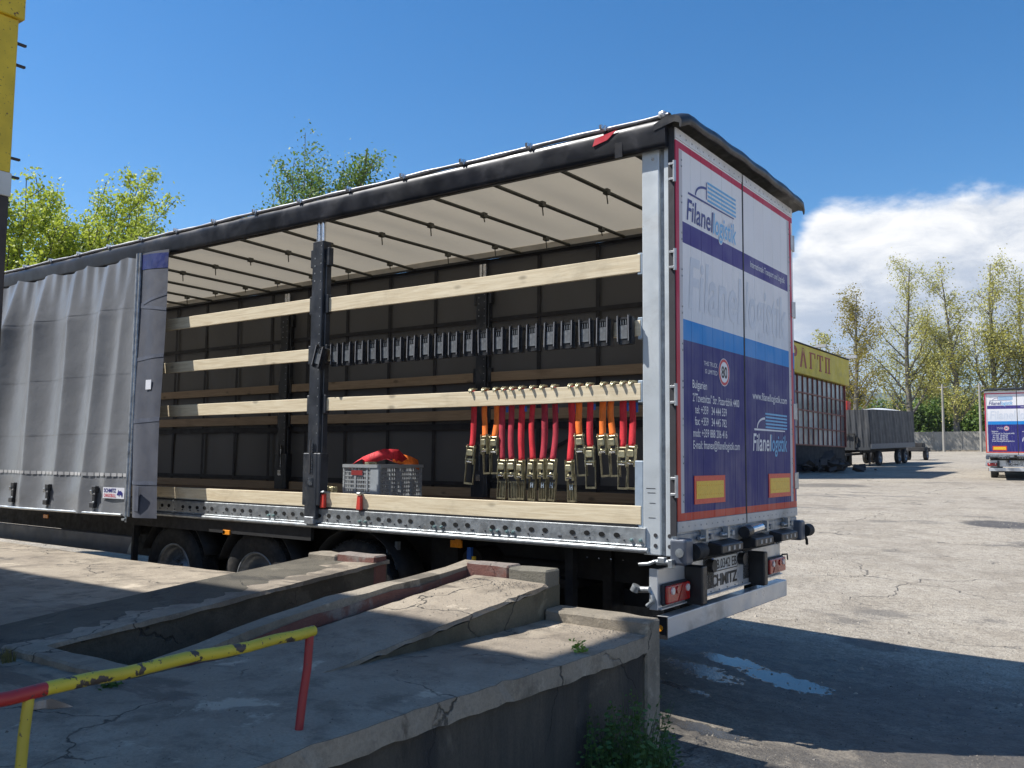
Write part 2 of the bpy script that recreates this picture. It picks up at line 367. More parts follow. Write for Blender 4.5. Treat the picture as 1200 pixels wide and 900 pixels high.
    damp = mth(nt, 'MAXIMUM', damp, blob(.9, .95, 1.5, .28, -.1, 1.1, .8, .5, 3))
    damp = mth(nt, 'MAXIMUM', damp, mth(nt, 'MULTIPLY', blob(-8.2, 31.5, 1.6, 1.6, 0, 1.1, .8, .5, .8), .6))
    col = mixc(nt, mth(nt, 'MULTIPLY', damp, .82), col, (.046,.041,.036))
    pud = blob(.05, 1.98, .46, .19, -.30, 1.0, .94, .36, 4.5, 1.6)
    pud = mth(nt, 'MAXIMUM', pud, mth(nt, 'MULTIPLY', blob(-.52, 2.25, .34, .16, -.25, 1.0, .9, .6, 7, 2.2), .95))
    pud = mth(nt, 'MAXIMUM', pud, mth(nt, 'MULTIPLY', blob(-.62, 1.75, .40, .18, -.3, 1.0, .85, .8, 8, 2.6), .85))
    pud = mth(nt, 'MAXIMUM', pud, mth(nt, 'MULTIPLY', blob(-.55, 1.15, .30, .07, -.2, 1.0, .85, .8, 9, 2.0), .8))
    pud = mth(nt, 'MAXIMUM', pud, mth(nt, 'MULTIPLY', blob(.0, .28, .40, .10, -.1, 1.0, .85, .9, 9, 2.4), .75))
    col = mixc(nt, pud, col, (.03,.03,.03))
    lk(nt, col, b.inputs['Base Color'])
    rs = mth(nt, 'SUBTRACT', mapr(nt, n4, .3, .7, .82, .95), mth(nt, 'MULTIPLY', damp, .30))
    rs = mth(nt, 'MULTIPLY', rs, mth(nt, 'SUBTRACT', 1, mth(nt, 'MULTIPLY', pud, .97)), clamp=True)
    lk(nt, rs, b.inputs['Roughness'])
    h = mth(nt, 'ADD', mth(nt, 'MULTIPLY', n3, .35), mth(nt, 'ADD', mth(nt, 'MULTIPLY', n4, .6), mth(nt, 'SUBTRACT', mth(nt, 'MULTIPLY', peb, .4), ck)))
    h = mth(nt, 'MULTIPLY', h, mth(nt, 'SUBTRACT', 1, pud))
    bump(nt, b, h, 1.0, .035); return m
m_ground = m_ground_make()
def axis(a, b, n0, far, nf):
    c = [a + (b-a)*i/n0 for i in range(n0+1)]
    s = (b-a)/n0; lo, hi = [], []
    r = (far/s)**(1/nf)
    for k in range(1, nf+1): lo.append(a - s*r**k); hi.append(b + s*r**k)
    return lo[::-1] + c + hi
gx_, gy_ = axis(-8, 8, 64, 4000, 34), axis(-8, 12, 80, 4000, 38)
g = MB(); g.add([(x, y, gz(x, min(y, 900))) for y in gy_ for x in gx_],
    [(j*len(gx_)+i, j*len(gx_)+i+1, (j+1)*len(gx_)+i+1, (j+1)*len(gx_)+i) for j in range(len(gy_)-1) for i in range(len(gx_)-1)], True)
tag(g.build('ground', m_ground, fix=False), kind='structure')

# ------------------------------------------------------------------ concrete dock
def m_conc_make(name, a, c, dark, rust=False, stains=.6, wall=False, paint=(.17,.055,.04), pr=(.32,.46)):
    m, nt, b, vec, o = newmat(name)
    v2 = vec
    if wall:
        mp = nd(nt, 'ShaderNodeMapping'); mp.inputs['Scale'].default_value = (1, 1, .3); lk(nt, vec, mp.inputs[0]); v2 = mp.outputs[0]
    n1 = noise(nt, v2, 1.1, 7, .62, .4); n2 = noise(nt, v2, 5, 7, .65); n3 = noise(nt, vec, 70, 5, .7)
    col = mixc(nt, mapr(nt, n1, .32, .68), a, c)
    col = mixc(nt, mapr(nt, n2, .45, .7, 0, stains), col, dark)
    col = mixc(nt, mapr(nt, n3, .4, .65, 0, .3), col, tuple(x*.6 for x in a))
    ag = nd(nt, 'ShaderNodeTexVoronoi'); ag.inputs['Scale'].default_value = 75; lk(nt, vec, ag.inputs['Vector'])
    agm = mth(nt, 'MULTIPLY', mapr(nt, ag.outputs['Distance'], .30, .12, 0, .7), mapr(nt, noise(nt, vec, 1.9, 5, .6), .46, .60)); col = mixc(nt, agm, col, mixc(nt, ag.outputs['Color'], tuple(x*.5 for x in a), tuple(min(.6,x*1.3) for x in c)))
    sp = mapr(nt, noise(nt, vec, 2.7, 8, .68, .3), .60, .68, 0, .7); col = mixc(nt, sp, col, tuple(min(.6, x*1.45) for x in c))
    nn = nd(nt, 'ShaderNodeTexNoise'); nn.inputs['Scale'].default_value = 2.2; nn.inputs['Detail'].default_value = 6; lk(nt, vec, nn.inputs['Vector'])
    sc = nd(nt, 'ShaderNodeVectorMath', operation='SCALE'); sc.inputs['Scale'].default_value = .7; lk(nt, nn.outputs['Color'], sc.inputs[0])
    wv = nd(nt, 'ShaderNodeVectorMath', operation='ADD'); lk(nt, vec, wv.inputs[0]); lk(nt, sc.outputs[0], wv.inputs[1])
    vo = nd(nt, 'ShaderNodeTexVoronoi', feature='DISTANCE_TO_EDGE'); vo.inputs['Scale'].default_value = .95; lk(nt, wv.outputs[0], vo.inputs['Vector'])
    ck = mth(nt, 'MULTIPLY', mapr(nt, vo.outputs['Distance'], .009, .001, 0, .85), mapr(nt, noise(nt, vec, 1.6, 5), .44, .56)); col = mixc(nt, ck, col, (.03,.03,.027))
    mpd = nd(nt, 'ShaderNodeMapping'); mpd.inputs['Scale'].default_value = (.35, 1.3, 1); mpd.inputs['Rotation'].default_value = (0, 0, -.25); lk(nt, vec, mpd.inputs[0])
    wet = mapr(nt, noise(nt, mpd.outputs[0], 1.5, 7, .62, .3), .575, .62, 0, .72); col = mixc(nt, wet, col, tuple(x*.32 for x in a))
    if rust:
        ge = nd(nt, 'ShaderNodeNewGeometry'); sp_ = nd(nt, 'ShaderNodeSeparateXYZ'); lk(nt, ge.outputs['True Normal'], sp_.inputs[0])
        side = mth(nt, 'LESS_THAN', sp_.outputs[2], .6)      # painted on the upright faces only
        rm = mth(nt, 'MULTIPLY', mapr(nt, noise(nt, vec, 3.3, 6, .65), pr[0], pr[1], 0, .8), side); col = mixc(nt, rm, col, paint)
    if wall:   # black damp runs
        mp3 = nd(nt, 'ShaderNodeMapping'); mp3.inputs['Scale'].default_value = (2.2, 2.2, .25); lk(nt, vec, mp3.inputs[0])
        dr = mapr(nt, noise(nt, mp3.outputs[0], 1.2, 6, .6), .42, .62, 0, .8); col = mixc(nt, dr, col, (.028,.028,.028))
    lk(nt, col, b.inputs['Base Color']); lk(nt, mth(nt, 'SUBTRACT', .9, mth(nt, 'MULTIPLY', wet, .3)), b.inputs['Roughness'])
    h = mth(nt, 'SUBTRACT', mth(nt, 'ADD', mth(nt, 'MULTIPLY', n3, .45), n2), ck)
    bump(nt, b, h, .7, .02); return m
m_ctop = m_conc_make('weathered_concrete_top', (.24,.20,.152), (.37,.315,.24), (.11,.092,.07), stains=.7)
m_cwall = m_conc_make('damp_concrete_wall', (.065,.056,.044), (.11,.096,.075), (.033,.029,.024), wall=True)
m_cred = m_conc_make('faded_red_kerb_face', (.20,.17,.15), (.28,.24,.21), (.10,.08,.07), rust=True)
m_cedge = m_conc_make('chipped_concrete_kerb', (.22,.19,.145), (.33,.285,.22), (.11,.095,.072), stains=.5)

dock = thing('loading_dock', 'weathered concrete loading dock with stepped ramps beside the open trailer', 'loading dock')
def rough_block(mb, x0, x1, ys, ztop, zbot, amp=.006, seed=1):
    """block along y with wandering top edges. ztop: function (y)->z"""
    r = random.Random(seed); n = len(ys); vs = []
    for y in ys:
        a = [r.uniform(-amp, amp) for _ in range(4)]
        z = ztop(y)
        vs += [(x0+a[0], y, zbot), (x1+a[1]*.5, y, zbot), (x1+a[1], y, z+a[2]), (x0+a[0], y, z+a[3])]
    fs = []
    for i in range(n-1):
        for k in range(4): fs.append((i*4+k, i*4+(k+1) % 4, (i+1)*4+(k+1) % 4, (i+1)*4+k))
    fs += [(0,1,2,3), ((n-1)*4+3, (n-1)*4+2, (n-1)*4+1, (n-1)*4)]
    return mb.add(vs, fs)
def fr(a, b, st): 
    n = max(1, int(round((b-a)/st))); return [a+(b-a)*i/n for i in range(n+1)]
def split_top(name, x0, x1, y0, y1, ztop, zb, thick=.09, over=.015, seed=1, st=.22, top_mat=None, wall_mat=None):
    rough_block(MB(), x0, x1, fr(y0, y1, st), lambda y: ztop(y)-thick, zb, .008, seed).build('dock_wall', wall_mat or m_cwall, dock, bevel=.01)
    rough_block(MB(), x0, x1+over, fr(y0, y1, st*.5), ztop, 0, .010, seed+9).build(name, top_mat or m_ctop, dock)
# the three slabs; each slab piece: solid wall below, capping slab above
def slab(name, x0, x1, y0, y1, ztop, seed, over=.02, thick=.1, m=None):
    ys = fr(y0, y1, .07); r = random.Random(seed); mb = MB(); vs = []
    nx = max(2, int((x1-x0)/.3)); 
    for y in ys:
        for i in range(nx+1):
            x = x0+(x1+over-x0)*i/nx
            e = (r.uniform(-.004, .003) - (r.uniform(.008,.022) if r.random() < .10 else 0)) if i == nx else 0
            vs.append((x+e, y, ztop(x, y)+r.uniform(-.003, .003) - (.012 if i == nx else 0)))
    w = nx+1
    fs = [(j*w+i, j*w+i+1, (j+1)*w+i+1, (j+1)*w+i) for j in range(len(ys)-1) for i in range(nx)]
    mb.add(vs, fs, False)
    # side lip
    o = len(vs); lip = []; r2 = random.Random(seed+3)
    for j, y in enumerate(ys):
        v = vs[j*w+nx]; q = r2.uniform(-.003, .004); lip += [(v[0]+.003, y, v[2]), (x1+over+.006+q, y, v[2]-thick+q*2)]
    mb.add(lip, [(2*j, 2*j+2, 2*j+3, 2*j+1) for j in range(len(ys)-1)])
    mb.build(name, m or m_ctop, dock, fix=False)
    return mb
YB = -.38
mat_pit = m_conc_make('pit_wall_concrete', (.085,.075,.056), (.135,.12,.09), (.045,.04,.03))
z1 = lambda x, y: .54 + .012*math.sin(y*1.7)
z2 = lambda x, y: .50 + .285*max(0, (y+3.1)/2.7) if y > -3.1 else .50 + .012*(y+3.1)
z3 = lambda x, y: .575 + .225*max(0, min(1, (y+3.05)/2.65)) 
slab('low_ramp_slab', -1.32, .04, -7.5, YB-.19, z1, 11)
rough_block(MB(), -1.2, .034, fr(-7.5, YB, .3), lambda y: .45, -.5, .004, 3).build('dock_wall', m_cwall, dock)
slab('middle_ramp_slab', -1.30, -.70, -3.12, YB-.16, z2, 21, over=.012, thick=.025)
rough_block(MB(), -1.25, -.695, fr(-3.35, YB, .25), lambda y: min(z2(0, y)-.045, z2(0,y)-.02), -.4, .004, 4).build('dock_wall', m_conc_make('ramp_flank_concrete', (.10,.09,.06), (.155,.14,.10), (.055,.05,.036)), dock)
# kerb along the west side of the middle ramp (red inner face)
kerb = MB(); ysk = fr(-4.2, YB, .22); rr = random.Random(5); vs = []
zk = lambda y: (.45+(.85-.45)*max(0, (y+3.66)/3.28)) + .05*ss(-3.6, -2.2, y)*(1-ss(-1.8, -.6, y))
for y in ysk:
    z = max(.44, zk(y)) + rr.uniform(-.006, .006); e = rr.uniform(-.008, .008)
    vs += [(-1.52+e, y, -.3), (-1.385+e, y, -.3), (-1.385+e, y, z), (-1.52+e, y, z+rr.uniform(-.006,.006))]
kerb.add(vs, [(i*4+k, i*4+(k+1) % 4, (i+1)*4+(k+1) % 4, (i+1)*4+k) for i in range(len(ysk)-1) for k in range(4)] + [(0,1,2,3), tuple(range(len(vs)-1, len(vs)-5, -1))])
kerb.build('side_kerb', m_cedge, dock, fix=True)
face = MB(); vs = []
for i, y in enumerate(ysk):
    zt_ = vs and 0; z = max(.44, zk(y)) - .035 + .01*math.sin(i*2.1); vs += [(-1.372, y, z), (-1.372, y, z2(0, y)-.02)]
face.add(vs, [(2*j, 2*j+1, 2*j+3, 2*j+2) for j in range(len(ysk)-1)]); face.build('red_kerb_face', m_cred, dock)
# end kerbs facing the trailer
def endkerb(x0, x1, y0, y1, z0, zt, m, seed):
    r = random.Random(seed); n = max(3, int((x1-x0)/.12)); vs = []
    for i in range(n+1):
        x = x0+(x1-x0)*i/n; vs += [(x, y0+r.uniform(-.006,.006), z0), (x, y1, z0), (x, y1+r.uniform(-.006,.006), zt+r.uniform(-.007,.005)), (x, y0+r.uniform(-.006,.006), zt+r.uniform(-.007,.005))]
    mb = MB().add(vs, [(i*4+k, i*4+(k+1) % 4, (i+1)*4+(k+1) % 4, (i+1)*4+k) for i in range(n) for k in range(4)] + [(0,1,2,3), (n*4+3, n*4+2, n*4+1, n*4)])
    return mb.build('end_kerb', m, dock, bevel=.012)
endkerb(-.69, .055, YB-.19, YB, -.5, .605, m_cedge, 1)
endkerb(-1.385, -1.02, YB-.15, YB+.01, .3, .855, m_cred, 2)
endkerb(-1.02, -.70, YB-.15, YB+.012, .3, .845, m_conc_make('yellow_flaked_kerb', (.15,.14,.11), (.22,.20,.16), (.09,.085,.07), rust=True, paint=(.42,.31,.05), pr=(.55,.60)), 3)
# pit between ramps
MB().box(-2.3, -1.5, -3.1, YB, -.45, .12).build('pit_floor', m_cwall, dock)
slab('upper_ramp_slab', -3.08, -2.285, -3.05, YB, lambda x, y: z3(x, y)-.05*(-2.285-x)/.8, 31, over=.01, thick=.028)
slab('yard_level_slab', -12.5, -3.07, -7.5, YB, lambda x, y: .535+.006*math.sin(x*1.3+y), 35, over=.0)
rough_block(rough_block(MB(), -3.06, -2.296, fr(-7.5, YB, .3), lambda y: z3(0, y)-.02, -.4, .004, 6), -12.5, -3.065, fr(-7.5, YB-.002, .3), lambda y: .49, -.4, .004, 66).build('dock_wall', mat_pit, dock)
endkerb(-3.02, -2.70, YB-.17, YB-.01, .3, .815, m_cedge, 4)
endkerb(-2.70, -2.285, YB-.15, YB-.012, .3, .83, m_cred, 7)
# low kerb framing the top end of the pit
endkerb(-2.44, -1.44, -3.19, -3.04, .0, .578, m_cedge, 8)
slab('pit_side_slab', -3.065, -1.33, -7.5, -3.185, lambda x, y: .532+.006*math.sin(x*3+y*2), 36, over=.0)

# puddle on the dock top left (wet hollow)
def m_wet():
    m, nt, b, vec, o = newmat('standing_water'); b.inputs['Base Color'].default_value = (.03,.03,.03,1); b.inputs['Roughness'].default_value = .03
    bump(nt, b, noise(nt, vec, 6, 2), .03, .004); return m
m_water = m_wet()
def blobmesh(cx, cy, rx, ry, z, seed, n=36):
    r = random.Random(seed); ph = [r.uniform(0, 6.3) for _ in range(4)]; vs = [(cx, cy, z)]
    for i in range(n):
        t = 2*math.pi*i/n; k = 1+.16*math.sin(2*t+ph[0])+.10*math.sin(3*t+ph[1])+.06*math.sin(5*t+ph[2])+.04*math.sin(9*t+ph[3]); vs.append((cx+rx*k*math.cos(t), cy+ry*k*math.sin(t), z))
    return MB().add(vs, [(0, 1+i, 1+(i+1) % n) for i in range(n)])
p = blobmesh(-1.20, -3.50, .085, .15, .5455, 4); tag(p.build('puddle', m_water), kind='structure')

rg = random.Random(77)
def grit(name, n, place, smin, smax, m):
    vs = []; fs = []
    for i in range(n):
        x, y, z = place(); s_ = rg.uniform(smin, smax)*(1 if rg.random() < .9 else 1.8); o = len(vs); a = rg.uniform(0, 6.3)
        for k in range(4): vs.append((x+s_*math.cos(a+k*1.57)*rg.uniform(.6,1.1), y+s_*math.sin(a+k*1.57)*rg.uniform(.6,1.1), z-.001))
        vs.append((x+s_*.2, y, z+s_*rg.uniform(.5,.9))); fs += [(o+k, o+(k+1) % 4, o+4) for k in range(4)]
    return tag(MB().add(vs, fs).build(name, m, fix=False), kind='stuff')
cl_ = [(rg.uniform(-3, 6), rg.uniform(3.2, 20), rg.uniform(.4, 1.6)) for _ in range(26)]
def pl_yard():
    c = cl_[int(rg.random()*len(cl_))]; x = c[0]+rg.gauss(0, c[2]); y = c[1]+rg.gauss(0, c[2]*1.3); y = abs(y); return x, y, gz(x, y)
grit('gravel', 9000, pl_yard, .006, .017, mat('pale_gravel', (.30,.27,.225), .9, 0, .4, 3))
def pl_near():
    x = rg.uniform(.1, 3.2); y = rg.uniform(-1.5, 3.2); return x, y, gz(x, y)
grit('gravel', 3500, pl_near, .003, .009, mat('dark_gravel', (.16,.145,.125), .9, 0, .4, 3))
def pl_dock():
    x = rg.uniform(-1.2, .0); y = rg.uniform(-4.2, -.6); y = y if rg.random() < .6 else -.6-abs(rg.gauss(0, .12)); x = x if rg.random() < .6 else -1.3+abs(rg.gauss(0, .7)); x = min(x, 0)
    return x, y, max(z1(x, y), z2(x, y) if x < -.69 and y > -3.12 else 0)
grit('gravel', 1600, pl_dock, .0015, .0055, mat('concrete_grit', (.20,.18,.15), .9, 0, .4, 3))

# ------------------------------------------------------------------ the trailer
T = thing('curtain_side_trailer', 'dark grey curtain-sided semi-trailer with its side pulled open and printed rear doors', 'trailer')
LEN = 13.6; WID = 2.48
# floor, frame, underside
MB().box(-LEN, -.12, .03, WID-.03, 1.11, 1.15).build('cargo_floor', m_floor, T)
MB().box(-LEN, -.15, .75, .95, .62, 1.10).box(-LEN, -.15, 1.55, 1.75, .62, 1.10).build('chassis_beam', m_under, T)
cm = MB()
for i in range(26): cm.box(-.45-i*.52, -.39-i*.52, .10, WID-.10, .95, 1.105)
cm.build('floor_bearer', m_under, T)
# lower side rim with holes: galvanised channel
rim = MB(); rim.extr([(-.012,.985),(.012,.985),(.012,1.122),(-.012,1.122),(-.018,1.118),(-.018,1.005),(-.03,.998)], -LEN, -.235)
rim.build('side_rim', m_galv, T)
MB().extr([(-.045,.958),(-.030,.950),(-.018,.958),(-.014,.985),(-.030,.990),(-.045,.982)], -LEN, -.21, smooth=True).build('rim_bead', m_galv, T)
MB().box(-LEN, -.3, -.01, .04, 1.124, 1.138).build('floor_edge', m_black, T)
MB().extr([(-.005,.83),(.03,.83),(.03,.956),(-.005,.956)], -LEN, -3.6).build('lower_side_rail', m_under, T)
m_hole = mat('hole_black', (.004,.004,.004), .9)
hole = MB().cyl((0,-.019,0), (0,-.0215,0), .021, 12).mesh('rim_hole', m_hole)
smallh = MB().cyl((0,-.019,0), (0,-.021,0), .008, 8).mesh('bolt_hole', m_seam)
def inst(name, me, loc, parent, rot=None, sc=None):
    o = bpy.data.objects.new(name, me); COL.objects.link(o); o.parent = parent; o.location = loc
    if rot: o.rotation_euler = rot
    if sc: o.scale = sc
    return o
RIM = T.children[-4]
x = -.455; k = 0
hx = []
while x > -9.6:
    for j in range(4 if k % 2 == 0 else 5):
        hx.append(x - j*.121)
    x -= (.60 if k % 2 == 0 else .73); k += 1
for h in hx:
    inst('rim_hole', hole, (h, 0, 1.063 + rnd.uniform(-.003,.003)), T, sc=(1.15,1,.85))
smh = MB()
for i in range(70): smh.cyl((-.4-i*.135+rnd.uniform(-.03,.03), -.0185, 1.03), (0-.4-i*.135, -.0208, 1.03), .006, 6)
smh.build('small_rim_hole', m_seam, T)
bolt = MB().cyl((0,-.018,0), (0,-.034,0), .012, 6).cyl((0,-.034,0), (0,-.045,0), .006, 6).mesh('rim_bolt', mat('zinc_bolt_head', (.35,.48,.46), .35, .8))
for bx in (-.27,-.34,-1.34,-1.40,-1.49,-1.55,-2.05,-2.12,-2.9,-2.97,-4.1,-4.17):
    inst('rim_bolt', bolt, (bx, 0, 1.035), T)

# rear pillar (two box profiles with a channel between)
PZ0, PZ1 = .94, 3.775
MB().box(-.26, -.125, 0, .10, PZ0, PZ1).build('rear_pillar', m_pillar, T, bevel=.008, seg=2)
MB().box(-.088, -.012, -.002, .10, PZ0, PZ1).build('rear_pillar', m_pillar, T, bevel=.006, seg=2)
MB().box(-.124, -.089, .022, .09, PZ0, PZ1).build('pillar_channel', m_galvd, T)
for (bx, bz) in ((-.165,1.005),(-.165,1.075),(-.06,1.005),(-.06,1.075)):
    MB().cyl((bx,.004,bz),(bx,-.004,bz),.014,12).build('pillar_hole', m_seam, T)
MB().cyl((-.17,.002,3.70),(-.17,-.006,3.70),.012,8).build('pillar_stud', m_chrome, T)
for zz in (1.36, 1.39, 1.29, 1.19): MB().box(-.235+rnd.uniform(0,.03), -.165, -.0015, .001, zz, zz+.004).build('scratch_mark', m_seam, T)
# far pillar
MB().box(-.26, -.012, WID-.10, WID, PZ0, PZ1).build('rear_pillar', m_pillar, T, bevel=.006)
MB().box(-.25, -.02, .1, WID-.1, 3.76, 3.90).build('rear_header', m_pillar, T)
MB().box(-.20, -.01, .02, WID-.02, .98, 1.10).build('rear_sill', m_galvd, T)
for zc in (2.97, 2.51, 2.065, 1.20):      # pale slat sockets on the pillar's inner side
    MB().box(-.30 if zc > 1.5 else -.325, -.262, .004, .055, zc-.08, zc+(.075 if zc > 1.5 else .38)).build('slat_socket', m_socket, T, bevel=.004)

# side slats
def plank(x0, x1, y, zc0, zc1, h, m, th=.026, name='side_slat'):
    mb = MB(); n = 6; vs = []
    for i in range(n+1):
        t = i/n; xx = x0+(x1-x0)*t; zc = zc0+(zc1-zc0)*t - .006*math.sin(math.pi*t)
        vs += [(xx, y, zc-h/2), (xx, y+th, zc-h/2), (xx, y+th, zc+h/2), (xx, y, zc+h/2)]
    mb.add(vs, [(i*4+k, i*4+(k+1) % 4, (i+1)*4+(k+1) % 4, (i+1)*4+k) for i in range(n) for k in range(4)] + [(0,1,2,3), (n*4+3, n*4+2, n*4+1, n*4)])
    return mb.build(name, m, T, bevel=.003)
PLY = .0
for (zc, z2_, h) in ((2.992, 2.972, .128), (2.525, 2.51, .11), (2.062, 2.062, .118), (1.196, 1.205, .128)):
    plank(-9.6, -3.66, PLY, zc, zc, h if zc < 2.9 else .122, m_wood)
    plank(-3.47, -.275, PLY, z2_, z2_, h, m_wood)
# centre post near side
def centre_post(px, y, s, mbody, chrome=True):
    """s = +1: outer face towards -y"""
    f = lambda a: y + s*a
    def bx(mb, x0, x1, ya, yb, z0, z1): return mb.box(px+x0, px+x1, min(f(ya), f(yb)), max(f(ya), f(yb)), z0, z1)
    P = bx(bx(bx(MB(), -.07, .07, -.045, .06, 1.62, 3.57), -.085, -.07, -.01, .055, 1.6, 3.5), .07, .085, -.01, .055, 1.6, 3.5).build('centre_post', mbody, T, bevel=.006)
    bx(MB(), -.115, .115, -.055, .05, 1.15, 1.62).build('post_foot', mbody, P, bevel=.008)
    bx(MB(), -.075, .075, -.06, .06, 1.03, 1.62).build('post_lever', mbody, P, bevel=.006)
    bx(MB(), -.022, -.004, -.0665, -.058, 1.44, 1.74).build('lever_slot', m_seam, P)
    bx(MB(), .012, .020, -.0665, -.058, 1.44, 1.74).build('lever_slot', m_chrome, P)
    bx(MB(), -.03, .03, -.0675, -.059, 1.33, 1.40).build('lever_catch', m_chrome, P)
    bx(MB(), -.06, .06, -.07, .03, .985, 1.05).build('foot_plate', m_galvd, P, bevel=.004)
    MB().cyl((px-.035, f(0), 3.55), (px-.035, f(0), 3.80), .022, 12).build('telescopic_tube', m_chrome, P)
    MB().cyl((px+.02, f(0), 3.55), (px+.02, f(0), 3.80), .024, 12).build('telescopic_tube', m_chrome, P)
    for zc in (2.98, 2.52, 2.062, 3.42):
        for sx in (-1, 1):
            bx(MB(), sx*.085, sx*.123, -.02, .04, zc-.085, zc+.085).build('slat_bracket', mbody, P, bevel=.005)
    hd = MB()
    for i in range(22): hd.cyl((px+.05, f(-.0455), 1.8+i*.082), (px+.05, f(-.0475), 1.8+i*.082), .006, 6)
    for i in range(4): hd.cyl((px-.03, f(-.0455), 3.2+i*.07), (px-.03, f(-.0475), 3.2+i*.07), .008, 6)
    hd.build('post_hole', m_galv, P)
    return P
centre_post(-3.565, -.0, 1, m_postm)
centre_post(-3.53, 2.42, 1, m_postm); centre_post(-6.9, 2.42, 1, m_black)

# far side: dark curtain with webbing grid, slats
def farfn(u, v):
    x = -LEN + u*(LEN-.26); z = 1.12+v*2.75
    return (x, 2.475 + .012*math.sin(x*4.2)*math.sin(z*1.3) + .008*math.sin(x*9+z*2), z)
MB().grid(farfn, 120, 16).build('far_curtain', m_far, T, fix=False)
xb = -.55
while xb > -10: MB().box(xb-.022, xb+.022, 2.447, 2.452, 1.12, 3.85).build('webbing_strap', m_fargrid, T); xb -= .745
for zc, hh in ((3.155,.045),(1.945,.07),(1.29,.05),(3.84,.03)):
    MB().box(-LEN, -.26, 2.441, 2.446, zc-hh/2, zc+hh/2).build('webbing_band', m_fargrid, T)
MB().box(-LEN, -.26, 2.40, 2.46, 3.865, 3.955).build('far_roof_rail', mat('cream_rail', (.42,.40,.36), .5, 0, .15, 3), T)
MB().box(-LEN, -.26, 2.395, 2.40, 3.845, 3.87).build('far_rail_lip', m_black, T)
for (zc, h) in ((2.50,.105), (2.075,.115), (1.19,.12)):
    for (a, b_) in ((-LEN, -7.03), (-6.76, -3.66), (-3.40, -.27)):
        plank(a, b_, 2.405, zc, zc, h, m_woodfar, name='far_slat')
sb_ = MB().obox((-2.75, 2.43, 1.62), (1.5, .012, .035), Matrix.Rotation(-.42, 3, 'Y')); sb_.build('diagonal_brace', m_fargrid, T)
MB().box(-LEN-.04, -LEN, .0, WID, 1.1, 3.95).build('front_bulkhead', m_doorwhite, T)

# roof tarp, bows, rails, cap
def rooffn(u, v):
    x = -LEN + u*(LEN-.10); y = .0+v*2.44; return (x, y, 3.93 + .018*math.sin(x*math.pi/.33)*math.sin(math.pi*v) + .03*math.sin(math.pi*v))
MB().grid(rooffn, 200, 10).build('roof_tarp', m_roof, T, fix=False)
bow = -.40; bows = []
m_bow = mat('roof_bow_tube', (.10,.10,.085), .45, .3, .2, 8)
while bow > -13.2:
    skew = 0 if bow > -3.9 else -.33*min(1, (-3.9-bow)/.5)
    b0 = MB().tube([(bow, .03, 3.83), (bow+skew*.5, 1.24, 3.85), (bow+skew, 2.42, 3.87)], .017, 8).build('roof_bow', m_bow, T)
    for yy in (.9, 1.95):
        xx = bow + skew*yy/2.42
        jj = MB().box(xx-.022, xx+.022, yy-.028, yy+.028, 3.822, 3.868); jj.cyl((xx,yy,3.82),(xx+.01,yy,3.74 if rnd.random() < .5 else 3.78), .006, 6); jj.build('bow_joint', m_bow, b0)
    bow -= .655
# tarp-edge rail above the opening; profile (y,z)
prof = [(.06,3.772),(-.02,3.756),(-.045,3.752),(-.058,3.762),(-.064,3.79),(-.066,3.83),(-.070,3.87),(-.070,3.91),(-.064,3.94),(-.05,3.957),(-.03,3.965),(.06,3.95)]
MB().extr(prof, -LEN, -.045, smooth=True).build('roof_rail', m_railblk, T)
def rollfn(u, v):
    x = -LEN + u*(LEN-.02); t = v*2*math.pi; w = 1+.10*math.sin(x*7.3)+.07*math.sin(x*17+2)
    return (x, -.040+.030*w*math.cos(t), 3.978+.014*w*math.sin(t)+.003*math.sin(x*5))
MB().grid(rollfn, 220, 10).build('tarp_edge', m_tarproll, T, fix=False)
cx = -.55
while cx > -10.5:
    MB().box(cx-.012, cx+.012, -.085, -.02, 3.975, 4.010).box(cx+.03, cx+.042, -.082, -.03, 3.955, 4.0).build('tarp_clip', m_chrome, T, bevel=.003); cx -= .655
MB().box(-.10, -.04, -.08, -.01, 3.955, 4.01).build('corner_fitting', mat('clear_wrapped_fitting', (.55,.55,.55), .2, .3, .3, 40, .6, 40), T, bevel=.02, seg=2)
MB().add([(-.62,-.0745,3.86),(-.50,-.0745,3.885),(-.42,-.0745,3.945),(-.60,-.0745,3.915)], [(0,1,2,3)]).build('red_tag', m_redp, T, solid=.004)
# small red piece + dark flap hanging near pillar
MB().box(-.44, -.38, -.068, -.062, 3.74, 3.87).build('hanging_flap', m_railblk, T)
# rear cap: soft black profile hanging over the doors
capn = 26; capv = []
cprof = [(-.16,3.965),(-.06,4.0),(.03,4.005),(.085,3.985),(.105,3.95),(.10,3.912),(.085,3.905),(.08,3.94),(.03,3.955),(-.16,3.92)]
for i in range(capn+1):
    t = i/capn; y = -.075+t*(WID+.19); e = min(t, 1-t)*2.6
    drop = -.045*max(0, 1-e*6)**2; wv = .008*math.sin(i*1.3)
    for (a, z) in cprof: capv.append((a*(1 if e > .1 else .8+.2*e*10)+wv*.3, y, z+drop+.02*math.sin(math.pi*t)+(wv if a > .05 else 0)*.5))
n_ = len(cprof)
MB().add(capv, [(i*n_+k, i*n_+(k+1) % n_, (i+1)*n_+(k+1) % n_, (i+1)*n_+k) for i in range(capn) for k in range(n_)], True).add(capv, [tuple(range(n_)), tuple(range(capn*n_+n_-1, capn*n_-1, -1))]).build('rear_roof_cap', m_capblk, T)

